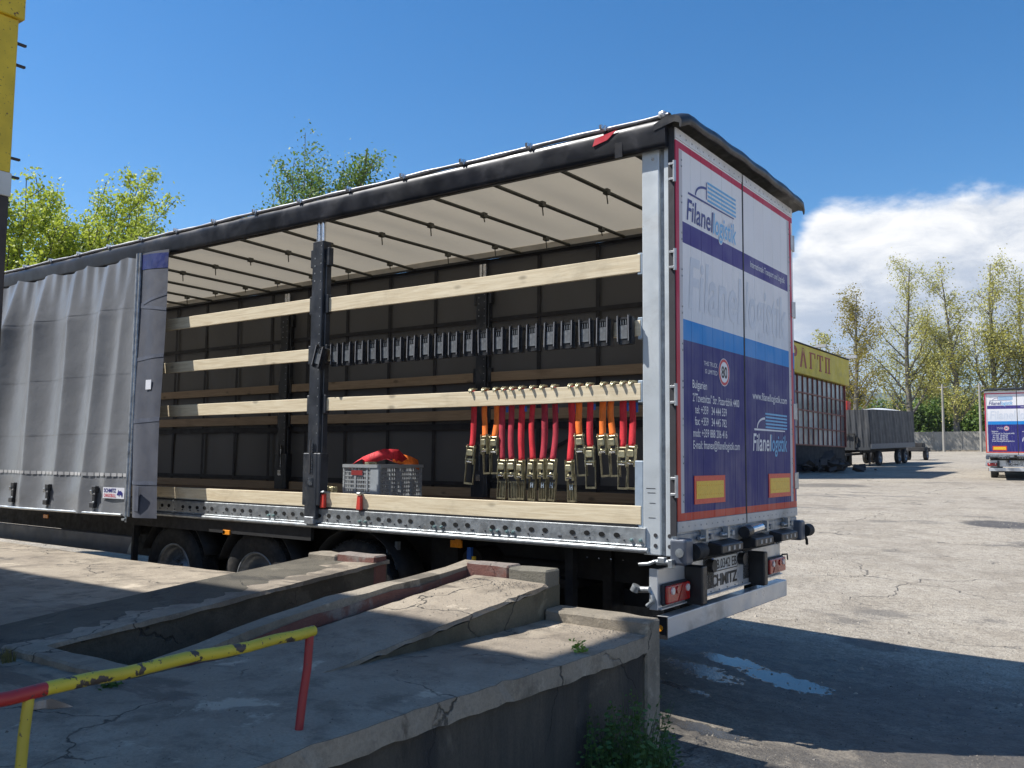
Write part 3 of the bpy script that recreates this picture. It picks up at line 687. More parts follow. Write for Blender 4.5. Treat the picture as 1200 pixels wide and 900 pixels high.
# near side curtain, bunched with folds
CX0, CX1 = -10.6, -6.36
def curt_out(z): t = max(0, (3.78-z)/2.82); return -.125 - .205*t**1.3
def foldy(x, z):
    t = (3.78-z)/2.82     # 0 top .. 1 bottom
    s = 0
    for (xt, xb_, wt, wb, a) in ((-6.55,-6.44,.11,.15,.03),(-6.98,-6.82,.15,.20,.075),(-7.60,-7.46,.17,.30,.085),(-8.28,-8.08,.17,.32,.12),(-9.05,-9.20,.19,.34,.13),(-9.6,-9.6,.12,.25,.08),(-10.0,-9.95,.14,.3,.1)):
        xc = xt+(xb_-xt)*t; w = wt+(wb-wt)*t; q = (x-xc+.04*math.sin(t*3.2+xt*3))/w; amp = 1.30*a*(1.0-.25*t)*(min(1, t*4+.10))
        s -= amp*math.exp(-abs(q)**1.45)
    s -= .007*math.sin(x*11+3*t)*(1-t)*min(1, t*6) + .012*math.sin(x*27-5*t)*max(0, 1-t*3.2)**2
    s -= .02*math.exp(-((t-.93)/.05)**2)*math.sin(x*6)*.6
    return s
def curtf(u, v):
    z = .955 + v*2.83; x = CX0 + (CX1-CX0)*u; t = (3.78-z)/2.82
    x += .33*t*u**3                                     # leading edge leans to the right at the bottom
    sag = -.055*abs(math.sin(x*3.9+.6))*(v**30)
    return (x, curt_out(z)+foldy(x, z)*min(1, (1-u)*14+.12), z+sag)
Cn = MB().grid(curtf, 260, 120).build('side_curtain', m_curt, T, fix=False)
for zs_ in (3.18, 2.45, 1.80):
    sm_ = MB(); vs = []
    for i in range(141):
        u = i/140; q_ = curtf(u, (zs_+.01*math.sin(u*9)-.955)/2.83); vs += [(q_[0], q_[1]-.0005, q_[2]), (q_[0], q_[1]-.0005, q_[2]+.014)]
    sm_.add(vs, [(2*i,2*i+2,2*i+3,2*i+1) for i in range(140)], True).build('weld_seam', m_curt, Cn, fix=False)
# reflective dashes, bottom hem, label
dash = MB(); xx = -10.2
def cpt(x, z, o=.009):
    u = .5
    for _ in range(12):
        px_ = curtf(u, (z-.955)/2.83)[0]; u += (x-px_)/(CX1-CX0)
    q = curtf(u, (z-.955)/2.83); return Vector((q[0], q[1]-o, z))
while xx < -6.1:
    a, b_ = cpt(xx, 1.36), cpt(xx+.075, 1.36); dash.add([a, b_, b_+Vector((0,0,.035)), a+Vector((0,0,.035))], [(0,1,2,3)]); xx += .098
dash.build('reflective_dash', mat('reflective_dash', (.48,.48,.48), .4), Cn)
lab = MB(); a, b_ = cpt(-6.47, 1.13, .012), cpt(-6.10, 1.13, .012)
lab.add([a, b_, b_+Vector((0,0,.115)), a+Vector((0,0,.115))], [(0,1,2,3)]); lab.build('maker_label', m_txtw, Cn, solid=.003)
du = (b_-a).normalized(); up = Vector((0,0,1)); off = Vector((0,-.004,0))
text_mb('SCHMITZ', .038, a+du*.02+up*.065+off, du, up, .21, weight=.03).build('lettering', m_txtnv, Cn)
text_mb('CARGOBULL', .034, a+du*.02+up*.015+off, du, up, .21, weight=.02).build('lettering', m_redp, Cn)
el = [(0,.03),(.03,.085),(.045,.07),(.07,.075),(.10,.055),(.10,.02),(.085,.005),(.08,.03),(.05,.035),(.045,.01),(.035,.03)]
MB().add([a+du*(.245+e[0])+up*(e[1]+.008)+off for e in el], [tuple(range(len(el)))]).build('emblem', m_txtnv, Cn)
# buckles
for bx in (-8.95, -8.30, -7.50, -6.62):
    q = cpt(bx, 1.14, .0); y = q.y
    bk = MB().obox((bx, y-.02, 1.215), (.075, .045, .075)).obox((bx+.01, y-.028, 1.135), (.055, .03, .11)).obox((bx-.005, y-.03, 1.05), (.085, .05, .055)).cyl((bx-.05,y-.04,1.17),(bx+.05,y-.04,1.17),.012,8).build('tension_buckle', m_black, Cn, bevel=.006)
    MB().obox((bx-.02, y-.05, 1.185), (.04, .012, .05), Matrix.Rotation(.3,3,'X')).obox((bx+.02,y-.045,1.075),(.03,.012,.03)).build('buckle_lever', m_galv, bk, bevel=.003)
    MB().obox((bx, y-.008, 1.06), (.05, .006, .24)).build('buckle_strap', m_band, bk)
    MB().tube([(bx,y-.02,1.03),(bx-.01,y-.03,.985),(bx+.01,y-.01,.955)], .008, 6).build('buckle_hook', m_galv, bk)
# bright hem pole along bottom
MB().tube([cpt(-10.4, .965, .004)+Vector((0,0,-.0)), cpt(-9, .965,.012), cpt(-8, .965,.012), cpt(-7, .965,.012), cpt(-6.12, .965, .01)], .014, 8).build('curtain_hem', m_alu, Cn)
# leading edge pole and folded-back tail
ex0, ex1 = Vector((-6.355, curt_out(3.78)-.012, 3.79)), Vector((-6.03, curt_out(.96)-.012, .955))
MB().tube([ex0, ex0.lerp(ex1,.5)+Vector((.01,0,0)), ex1], .021, 10).tube([ex0+Vector((.055,0,0)), ex1+Vector((.05,.0,0))], .016, 8).build('curtain_pole', m_galvd, T)
MB().cyl(ex1+Vector((0,0,-.0)), ex1+Vector((0,0,-.06)), .012, 8).obox(ex1+Vector((.0,-.02,-.03)), (.05,.03,.02)).build('pole_catch', m_galv, T)
def tailf(u, v):
    z = .955+v*2.83; t = 1-v; p = ex0.lerp(ex1, t)
    x1 = -5.84 + (.33)*t
    x = p.x+.06 + (x1-p.x-.06)*u; y = p.y + .01 - .045*math.sin(u*math.pi)*(.4+.6*t) + .022*math.sin(u*7+z*2.1)*t + (1-t)*.03*u
    return (x, y, z)
Tl = MB().grid(tailf, 14, 60).build('curtain_tail', m_tailin, T, fix=False)
def tband(z0, h, m, sl=0.0, nm='tail_band'):
    mb = MB(); vs = []
    for i in range(15):
        u = i/14; q0 = tailf(u, (z0+sl*u-.955)/2.83); q1 = tailf(u, (z0+h+sl*u-.955)/2.83)
        vs += [(q0[0], q0[1]-.004, q0[2]), (q1[0], q1[1]-.004, q1[2])]
    mb.add(vs, [(2*i, 2*i+2, 2*i+3, 2*i+1) for i in range(14)]); mb.build(nm, m, Tl)
tband(3.60, .17, m_navytop, -.02, 'navy_top_strip'); tband(3.18, .035, m_band, .10); tband(3.17, .035, m_band, -.06); tband(2.58, .04, m_band, .03); tband(1.915, .045, m_band, .02); tband(1.285, .04, m_band, .0)
q = tailf(.62, (2.30-.955)/2.83); MB().box(q[0]-.06, q[0]+.035, q[1]-.012, q[1]-.008, 2.27, 2.37).build('paper_tag', m_txtw, Tl)
q = tailf(.5, (1.1-.955)/2.83); MB().box(q[0]-.05, q[0]+.02, q[1]-.02, q[1]-.014, 1.02, 1.27).build('tail_plate', m_band, Tl)

# ------- underbody, wheels, side guard
tyre_prof = [(-.0,.30),(-.018,.33),(-.03,.40),(-.03,.46),(-.012,.505),(.03,.52),(.19,.52),(.235,.505),(.25,.46),(.25,.40),(.23,.33),(.21,.30)]
W_t = MB().lathe((0,0,0), (0,1,0), tyre_prof, 40).mesh('tyre', m_rubber)
rimp = [(-.002,.315),(-.014,.312),(-.012,.292),(.01,.285),(.05,.275),(.085,.25),(.095,.20),(.075,.155),(.045,.145),(.04,.10),(-.03,.095),(-.055,.08),(-.06,.0)]
rm = MB().lathe((0,0,0), (0,1,0), rimp, 40)
for i in range(10):
    t = 2*math.pi*i/10; rm.cyl((.125*math.cos(t),.06,.125*math.sin(t)), (.125*math.cos(t),-.0,.125*math.sin(t)), .014, 6)
W_r = rm.mesh('rim', m_rim)
tread = MB()
for i in range(60):
    t = 2*math.pi*i/60
    for yy in (.03,.085,.14,.19): tread.obox((.521*math.cos(t+yy), yy, .521*math.sin(t+yy)), (.008,.045,.035), Matrix.Rotation(-(t+yy), 3, 'Y'))
W_tr = tread.mesh('tread_block', m_rubber)
for wx in (-5.85, -4.50, -3.15):
    for side in (0, 1):
        w = bpy.data.objects.new('wheel', W_t); COL.objects.link(w); w.parent = T; w.location = (wx, .12 if side == 0 else WID-.12, .37); w.rotation_euler = (0, rnd.uniform(0,6), math.pi*side); w.scale = (.93,.93,.93)
        inst('rim', W_r, (0,0,0), w); inst('tread', W_tr, (0,0,0), w)
        m_ = MB(); pts = []
        for i in range(13):
            a_ = R(20+140*i/12); pts.append((.59*math.cos(a_), .59*math.sin(a_)))
        y0 = .10 if side == 0 else WID-.42
        vs = [(wx+c, y0+dy, .37+s_) for (c, s_) in pts for dy in (0,.32)]
        m_.add(vs, [(2*i,2*i+1,2*i+3,2*i+2) for i in range(12)], True).build('mudguard', m_under, T, solid=.01)
    MB().cyl((wx,.3,.37),(wx,WID-.3,.37),.07,10).build('axle', m_under, T)
MB().cyl((-4.84,-.006,.84),(-4.84,-.02,.84),.02,10).build('marker_base', m_black, T)
for mx in (-4.80, -8.3): MB().box(mx-.06, mx+.05, -.02, -.005, .815, .862).build('side_marker_lamp', m_orange, T, bevel=.005)
# side guard, black boards added to darken the gap under the floor, spare gear
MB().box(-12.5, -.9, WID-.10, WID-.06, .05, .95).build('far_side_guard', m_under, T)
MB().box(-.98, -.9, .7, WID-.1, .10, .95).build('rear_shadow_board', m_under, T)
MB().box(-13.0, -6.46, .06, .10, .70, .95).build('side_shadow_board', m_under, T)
SG = MB().box(-10.4, -6.47, .02, .045, .50, .70).build('side_guard', m_toolbox, T, bevel=.01)
MB().box(-6.47, -6.43, .0, .06, .42, .93).build('guard_post', m_under, T)
MB().add([(-6.58,.0185,.51),(-6.49,.0185,.51),(-6.49,.0185,.66),(-6.545,.0185,.58)], [(0,1,2,3)]).build('scratched_patch', m_galv, SG, solid=.002)
MB().box(-2.6,-2.3,.5,.9,.55,.9).box(-1.9,-1.2,.6,1.9,.55,.62).box(-2.9,-.4,1.20,1.30,.5,.6).box(-1.05,-.98,.25,.32,.35,1.0).box(-.9,-.3,.9,1.0,.42,.55).build('underbody_gear', m_under, T)
MB().cyl((-2.1,.45,.72),(-2.1,.95,.72),.11,14).cyl((-2.6,.75,.7),(-1.3,.75,.7),.05,8).build('air_tank', m_under, T)
MB().box(-2.22,-2.10,.30,.315,.84,.90).box(-2.17,-2.12,.30,.32,.90,.93).build('amber_tag', m_orange, T)
MB().box(-2.04,-2.0,.30,.33,.68,.85).build('blue_coupling', m_blue, T); MB().box(-1.99,-1.96,.30,.32,.70,.78).build('yellow_coupling', m_yel, T)
MB().box(-2.86,-2.84,.20,.24,.45,.86).box(-2.76,-2.73,.20,.24,.45,.86).build('mudflap_rod', m_galvd, T)
hb = MB()
for i in range(4): hb.cyl((-.52-i*.10,.20,.865-i*.001),(-.52-i*.10,.19,.865),.006,6)
hb.build('hinge_rivet', m_chrome, T)
# rear crank handle below pillar
MB().tube([(-.275,-.03,.875),(-.20,-.035,.885),(-.15,-.03,.905),(-.12,-.02,.90)], .013, 8).cyl((-.14,-.035,.90),(-.02,-.03,.905),.020,8).obox((-.10,-.03,.915),(.05,.05,.04)).obox((-.035,-.03,.895),(.03,.05,.06)).build('crank_handle', m_galv, T, bevel=.003)

# ------- rear doors
def m_print_make():
    m, nt, b, vec, o = newmat('door_print')
    s = nd(nt, 'ShaderNodeSeparateXYZ'); lk(nt, vec, s.inputs[0]); y, z = s.outputs[1], s.outputs[2]
    def gt(v, e): return mth(nt, 'GREATER_THAN', v, e)
    def lt(v, e): return mth(nt, 'LESS_THAN', v, e)
    def AND(*a):
        r = a[0]
        for q in a[1:]: r = mth(nt, 'MULTIPLY', r, q)
        return r
    col = mixc(nt, mapr(nt, z, 3.09, 2.6), (.82,.815,.83), (.70,.735,.79))
    col = mixc(nt, AND(lt(z, 3.255), gt(z, 3.105), gt(y,.105), lt(y, 2.38)), col, (.07,.055,.24))
    col = mixc(nt, lt(z, 2.565), col, (.012,.24,.64))
    col = mixc(nt, lt(z, 2.42), col, (.022,.022,.17))
    col = mixc(nt, AND(gt(y,.053), lt(y,.107), lt(z, 3.76)), col, (.55,.53,.55))
    col = mixc(nt, lt(z, 1.228), col, (.60,.07,.035))
    redb = mth(nt, 'MAXIMUM', AND(lt(y, .055), lt(z, 3.812)), mth(nt, 'MAXIMUM', AND(gt(z, 3.763), lt(z, 3.812)), AND(gt(y, 2.385), lt(y, 2.44), lt(z, 3.812))))
    rc = mixc(nt, mapr(nt, z, 2.7, 1.5), (.52,.035,.085), (.58,.07,.04))
    col = mixc(nt, redb, col, rc)
    col = mixc(nt, AND(gt(y, 2.325), lt(y, 2.385), lt(z, 3.76), gt(z, 1.23)), col, (.50,.49,.52))
    col = mixc(nt, gt(z, 3.812), col, (.80,.80,.80))
    col = mixc(nt, lt(z, 1.172), col, (.50,.50,.48))
    # road film towards the bottom: run marks
    mp = nd(nt, 'ShaderNodeMapping'); mp.inputs['Scale'].default_value = (1, 22, 1.2); lk(nt, vec, mp.inputs[0])
    rn = mth(nt, 'MULTIPLY', mapr(nt, noise(nt, mp.outputs[0], 1.5, 5, .6), .4, .75), mapr(nt, z, 3.4, 1.1, .04, .24, False))
    col = mixc(nt, rn, col, (.33,.31,.32))
    lk(nt, col, b.inputs['Base Color']); b.inputs['Roughness'].default_value = .34
    lk(nt, mapr(nt, noise(nt, vec, 3, 5), .3, .7, .38, .6), b.inputs['Roughness']); b.inputs['Specular IOR Level'].default_value = .28
    bump(nt, b, noise(nt, vec, 2.2, 3), .12, .01); return m
m_print = m_print_make()
DZ0, DZ1 = 1.10, 3.90
REAR = []
def P(o): REAR.append(o); return o
doors = []
seams = [0.002, .245, .43, .62, .82, 1.03, 1.238, 1.262, 1.50, 1.72, 1.94, 2.15, 2.31, 2.478]
for d in range(2):
    y0, y1 = (0.002, 1.238) if d == 0 else (1.262, 2.478)
    D = P(MB().box(-.045, -.012, y0-.0, y1+.0, DZ0+.004, DZ1-.004).build('rear_door', m_doorwhite, T)); doors.append(D)
    ys = seams[:7] if d == 0 else seams[7:]
    for a, b_ in zip(ys[:-1], ys[1:]):
        MB().box(-.012, 0, a+.0016, b_-.0016, DZ0+.075, DZ1-.075).build('door_panel', m_print, D, bevel=.0012)
    MB().box(-.012, .003, y0, y1, DZ0, DZ0+.073).build('door_skirt', m_doorskirt, D, bevel=.002)
    MB().box(-.012, .003, y0, y1, DZ1-.073, DZ1).build('door_header', m_doorwhite, D, bevel=.002)
    rv = MB()
    for i in range(12):
        yy = y0+.07+i*(y1-y0-.14)/11
        rv.cyl((.002,yy,DZ0+.035),(.0055,yy,DZ0+.035),.006,6).cyl((.002,yy,DZ1-.045),(.0055,yy,DZ1-.045),.006,6)
    for i in range(10):
        zz = 1.35+i*.26; yy = .105 if d == 0 else 2.39
        rv.cyl((0,yy-.01,zz),(.004,yy-.01,zz),.007,6).cyl((0,yy-.01,zz-.045),(.004,yy-.01,zz-.045),.007,6)
    rv.build('rivet', m_galvd, D)
    for zz in (3.58, 2.96, 2.03, 1.41):
        hy = -.018 if d == 0 else WID+.022
        h = MB().cyl((.0,hy,zz-.075),(.0,hy,zz+.075),.012,10)
        if d == 0: h.box(-.04,.0,-.03,-.010,zz-.062,zz-.045).box(-.04,.0,-.03,-.010,zz+.045,zz+.062)
        else: h.box(-.008,.008,WID-.06,WID+.02,zz-.07,zz+.07)
        h.build('hinge', m_hingesteel, D, bevel=.002)
MB().box(-.05, -.006, -.012, .0, DZ0-.02, DZ1).build('door_seal', m_seam, T)
MB().box(-.03, .002, 1.2385, 1.2615, DZ0, DZ1-.01).build('door_seal', m_seam, doors[0])
ux, uy = (0,1,0), (0,0,1)
def onr(y, z, e=.0022): return (e, y, z)
D0, D1 = doors
def stripes(D, y0, y1, z0, z1, n, m, e=.0022):
    for i in range(n):
        a = z0+(z1-z0)*i/n; hh = (z1-z0)/n*.52
        MB().add([(e,y0+(.012 if i % 2 else 0),a),(e,y1-(.0),a),(e,y1,a+hh),(e,y0,a+hh)], [(0,1,2,3)]).build('logo_stripe', m, D)
# main logo, left door
stripes(D0, .545, 1.10, 3.502, 3.665, 5, m_txtlb)
def arc(D, y0, y1, z0, z1, m, e=.0024, w=.018):
    mb = MB(); n = 12; vs = []
    for i in range(n+1):
        t = i/n*math.pi/2; yy = y1-(y1-y0)*math.cos(t); zz = z0+(z1-z0)*math.sin(t)
        yi = y1-(y1-y0-w)*math.cos(t); zi = z0+(z1-z0-w)*math.sin(t); vs += [(e,yy,zz),(e,yi,zi)]
    mb.add(vs, [(2*i,2*i+1,2*i+3,2*i+2) for i in range(n)]); return mb.build('logo_arc', m, D)
arc(D0, .32, .53, 3.495, 3.60, m_txtnv)
MB().add([(.0024,.52,3.51),(.0024,.532,3.51),(.0024,.532,3.64),(.0024,.52,3.64)], [(0,1,2,3)]).build('logo_bar', m_txtnv, D0)
MB().add([(.0024,.20,3.472),(.0024,1.06,3.480),(.0024,1.06,3.490),(.0024,.20,3.488)], [(0,1,2,3)]).build('logo_bar', m_txtnv, D0)
text_mb('Filanel', .155, onr(.175, 3.285, .0026), ux, uy, .47, shear=.15, weight=.012).build('lettering', m_txtnv, D0)
text_mb('logistik', .155, onr(.635, 3.285, .0030), ux, uy, .465, shear=.15, weight=.055).build('lettering_outline', m_txtw, D0)
text_mb('logistik', .155, onr(.64, 3.285, .0034), ux, uy, .455, shear=.15, weight=.012).build('lettering', m_txtlb, D0)
# watermark running over both doors
text_mb('Filanel', .36, onr(.20, 2.665, .0018), ux, uy, 1.00, shear=.12, weight=.02).build('watermark_lettering', m_wm, D0)
text_mb('logistik', .36, onr(1.28, 2.665, .0018), ux, uy, .98, shear=.12, weight=.02).build('watermark_lettering', m_wm, D1)
text_mb('Internationale Transport und Logistik', .052, onr(1.40, 3.165, .0026), ux, uy, .84, weight=.004).build('lettering', m_txtw, D1)
# speed roundel
def disc(y, z, r, m, e, D, nm, n=32): MB().add([(e, y+r*math.cos(2*math.pi*i/n), z+r*math.sin(2*math.pi*i/n)) for i in range(n)], [tuple(range(n))]).build(nm, m, D)
disc(.825, 2.25, .105, m_txtw, .0022, D0, 'speed_roundel'); disc(.825, 2.25, .100, m_redp, .0027, D0, 'speed_roundel'); disc(.825, 2.25, .078, m_txtw, .0032, D0, 'speed_roundel')
text_mb('80', .085, onr(.768, 2.208, .0037), ux, uy, .115, weight=.03).build('lettering', m_blk, D0)
text_mb('THIS TRUCK', .032, onr(.45, 2.272, .0026), ux, uy, .245).build('lettering', m_txtw, D0)
text_mb('IS LIMITED', .032, onr(.47, 2.215, .0026), ux, uy, .225).build('lettering', m_txtw, D0)
for s_, z_, y0_, y1_ in (('Bulgarien',2.095,.25,.50), ('2"Tzvetnitza" Str. Pazardzhik 4400',2.0,.25,1.12), ('tel: +359   34 444 559',1.918,.29,.865), ('fax: +359   34 445 782',1.836,.285,.862), ('mob: +359 888 206 416',1.752,.255,.87), ('E-mail: fmanex@filanellogistik.com',1.668,.255,1.12)):
    text_mb(s_, .058, onr(y0_, z_, .0026), ux, uy, y1_-y0_, weight=.006).build('lettering', m_txtw, D0)
text_mb('www.filanellogistik.com', .062, onr(1.41, 2.085, .0026), ux, uy, .835, weight=.006).build('lettering', m_txtw, D1)
stripes(D1, 1.70, 2.24, 1.858, 1.998, 5, m_txtlb)
arc(D1, 1.50, 1.69, 1.853, 1.945, m_txtw)
MB().add([(.0024,1.44,1.832),(.0024,2.18,1.838),(.0024,2.18,1.848),(.0024,1.44,1.848)], [(0,1,2,3)]).build('logo_bar', m_txtw, D1)
text_mb('Filanel', .14, onr(1.405, 1.668, .0026), ux, uy, .42, shear=.15, weight=.012).build('lettering', m_txtw, D1)
text_mb('logistik', .14, onr(1.82, 1.668, .0026), ux, uy, .41, shear=.15, weight=.012).build('lettering', m_txtlb, D1)
for (ya, yb, D) in ((.262,.812,D0),(1.752,2.30,D1)):
    Pl = MB().box(.0015,.006, ya, yb, 1.280, 1.478).build('marker_plate', m_refred, D)
    MB().box(.006,.0075, ya+.032, yb-.032, 1.316, 1.440).build('marker_field', m_refyel, Pl)
    dt = MB()
    for i in range(12):
        for zz in (1.345, 1.41): dt.cyl((.0075, ya+.06+i*(yb-ya-.12)/11, zz), (.008, ya+.06+i*(yb-ya-.12)/11, zz), .004, 6)
    dt.build('marker_dot', m_orange, Pl)
# sill gear under the doors
sg = P(MB().box(-.05, -.005, -.0, WID, .995, 1.088).build('tail_sill', m_galvd, T, bevel=.006))
def latch(y):
    L = P(MB().box(-.004,.02,y-.07,y+.07,1.03,1.062).build('door_latch', m_galv, T, bevel=.004))
    MB().cyl((.03,y-.11,1.045),(.03,y+.11,1.045),.011,8).box(.005,.045,y-.02,y+.02,1.02,1.10).build('latch_rod', m_galv, L)
    MB().box(.01,.05,y+.06,y+.10,1.03,1.07).build('latch_cam', m_galvd, L, bevel=.004)
for y in (.38, .78, 1.60, 2.12): latch(y)
c_ = P(MB().cyl((.045,1.18,1.045),(.045,1.44,1.060),.032,14).build('lock_cylinder', m_chrome, T)); MB().cyl((.045,1.08,1.04),(.045,1.18,1.045),.045,12).build('lock_knob', m_black, c_)
for y in (.72, 1.38, 1.98):
    q = P(MB().hexa([(-.02,y-.20,.90),(.10,y-.20,.925),(.10,y+.20,.925),(-.02,y+.20,.90)], [(-.02,y-.20,1.01),(.10,y-.20,.985),(.10,y+.20,.985),(-.02,y+.20,1.01)]).build('rubber_step', m_black, T, bevel=.008))
    for k in range(3): MB().box(.100,.104,y-.10+k*.10,y-.065+k*.10,.94,.97).build('step_stud', m_galvd, q)
for (y, sgn) in ((.12, 1), (2.40, -1)):
    b0 = P(MB().box(-.06,.06,y-.13 if sgn > 0 else y+.0,y+.0 if sgn > 0 else y+.12,.885,1.06).build('buffer_bracket', m_toolbox, T, bevel=.02, seg=3))
    MB().cyl((.045,y+sgn*.0+(.02 if sgn>0 else .13),.965),(.045,y+sgn*.0+(.17 if sgn>0 else .26),.965),.055,20).build('buffer_roller', m_rubber, b0, bevel=.008)
    MB().cyl((.02,y-.135 if sgn>0 else y+.121,.97),(.02,y-.145 if sgn>0 else y+.13,.97),.03,12).build('roller_bolt', m_galv, b0)
P(MB().tube([(.03,2.56,.94),(.05,2.58,.88),(.045,2.60,.84)], .014, 6).build('hanging_hose', m_black, T))
# light panel
LX = -.15
lp = P(MB().box(LX-.012, LX, .0, 2.45, .585, .848).box(LX-.02, LX+.02, .02, 2.45, .573, .585).box(LX-.06,LX+.004,-.012,.0,.575,.85).build('light_panel', m_bumper, T, bevel=.003))
P(MB().box(LX-.12, LX-.012, .15, 2.35, .83, .95).build('rear_crossbeam', m_under, T))
def lamp(y0, y1, outer):
    L = P(MB().box(LX, LX+.03, y0, y1, .600, .745).build('tail_lamp', m_seam, T, bevel=.01))
    MB().box(LX+.03, LX+.055, y0+.01, y1-.01, .610, .735).build('lamp_lens', m_lampR, L, bevel=.016, seg=3)
    w = y1-y0
    for f0, m in ((.22 if outer < 0 else .80, m_lampC), (.42 if outer < 0 else .60, m_lampR), (.84 if outer < 0 else .2, m_lampC)):
        MB().cyl((LX+.04, y0+w*f0, .695), (LX+.064, y0+w*f0, .695), .030, 16, r2=.024).build('lamp_bulb', m, L)
    cc = y0+w*.64 if outer < 0 else y0+w*.36
    MB().add([(LX+.0575,cc-.07,.622),(LX+.0575,cc+.07,.622),(LX+.0575,cc,.725)], [(0,1,2)]).build('reflector_triangle', mat('dark_red_reflector', (.28,.02,.02), .3), L, solid=.003)
lamp(.03, .415, -1); lamp(2.03, 2.45, 1)
for (ya, yb) in ((.42,.51),(1.665,1.745)):
    P(MB().box(LX, LX+.14, ya, yb, .565, .838).build('rubber_buffer', m_black, T, bevel=.012, seg=2))
np_ = P(MB().box(LX, LX+.008, .885, 1.405, .738, .85).build('number_plate', m_platew, T, bevel=.002))
MB().box(LX+.008, LX+.0095, .885, 1.405, .738, .745).box(LX+.008, LX+.0095, .885, 1.405, .843, .85).box(LX+.008, LX+.0095, .885, .892, .746, .842).box(LX+.008, LX+.0095, 1.398, 1.405, .746, .842).build('plate_border', m_blk, np_)
MB().box(LX+.008, LX+.0095, .893, .925, .746, .842).build('plate_band', m_blue, np_)
text_mb('PB.0342 EB', .072, (LX+.0105,.935,.757), ux, uy, .45, weight=.012).build('lettering', m_blk, np_)
text_mb('SCHMITZ', .085, (LX+.0025,.845,.628), ux, uy, .57, weight=.03).build('lettering', m_blk, lp)
for y in (.855, 1.475): P(MB().cyl((LX+.0,y,.795),(LX+.05,y,.795),.048,16).build('plate_lamp', m_black, T, bevel=.01))
dts = MB()
for i in range(14): dts.cyl((LX+.0,.25+i*.16,.597),(LX+.003,.25+i*.16,.597),.006,6)
dts.build('panel_rivet', m_blk, lp)
P(MB().box(-.17,-.14,2.41,2.47,.85,.90).box(-.17,-.15,2.38,2.40,.84,.99).build('panel_bracket', m_galvd, T))
P(MB().tube([(-.14,2.46,.745),(-.10,2.49,.75),(-.10,2.50,.70)], .008, 6).build('lamp_hook', m_black, T))
# left side hardware by lamp
P(MB().cyl((-.30,.0,.70),(-.20,-.02,.71),.022,10).cyl((-.32,-.02,.69),(-.30,-.02,.73),.03,10).tube([(-.2,0,.7),(-.17,-.03,.64),(-.22,-.02,.60)], .015, 8).build('air_coupling', m_galv, T))
bp_ = P(MB().box(-.22, -.12, .085, 2.53, .375, .518).build('rear_bumper', m_bumper, T, bevel=.008, seg=2))
MB().box(-.221, -.119, .070, .084, .372, .521).build('bumper_end', m_black, bp_)
MB().cyl((-.17,.0695,.445),(-.17,.060,.445),.022,12).build('amber_reflector', m_orange, bp_)
for y in (.45, 2.0): P(MB().box(-.30,-.222,y-.05,y+.05,.40,.95).build('bumper_bracket', m_under, T))

# ------- straps hanging from slat
orn = ['leftmost','second','third','fourth','fifth','sixth','seventh','eighth','ninth','tenth','eleventh','twelfth','thirteenth','fourteenth','fifteenth','sixteenth','seventeenth','eighteenth','nineteenth','twentieth','rightmost']
sx_ = [-1.815,-1.68,-1.585,-1.505,-1.419,-1.328,-1.223,-1.134,-1.04,-.889,-.808,-.719,-.616,-.53,-.449,-.374]
hk_ = [-1.784,-1.657,-1.544,-1.465,-1.388,-1.301,-1.199,-1.108,-1.005,-.857,-.791,-.702,-.584,-.501,-.424,-.356]
kinds = 'RooDDRRDDRoRooRR'
zt_ = [1.676,1.758,1.753,1.571,1.572,1.564,1.573,1.574,1.575,1.565,1.76,1.671,1.755,1.755,1.671,1.676]
zbm = [1.378,1.463,1.465,1.273,1.271,1.274,1.27,1.273,1.273,1.271,1.463,1.375,1.462,1.464,1.377,1.379]
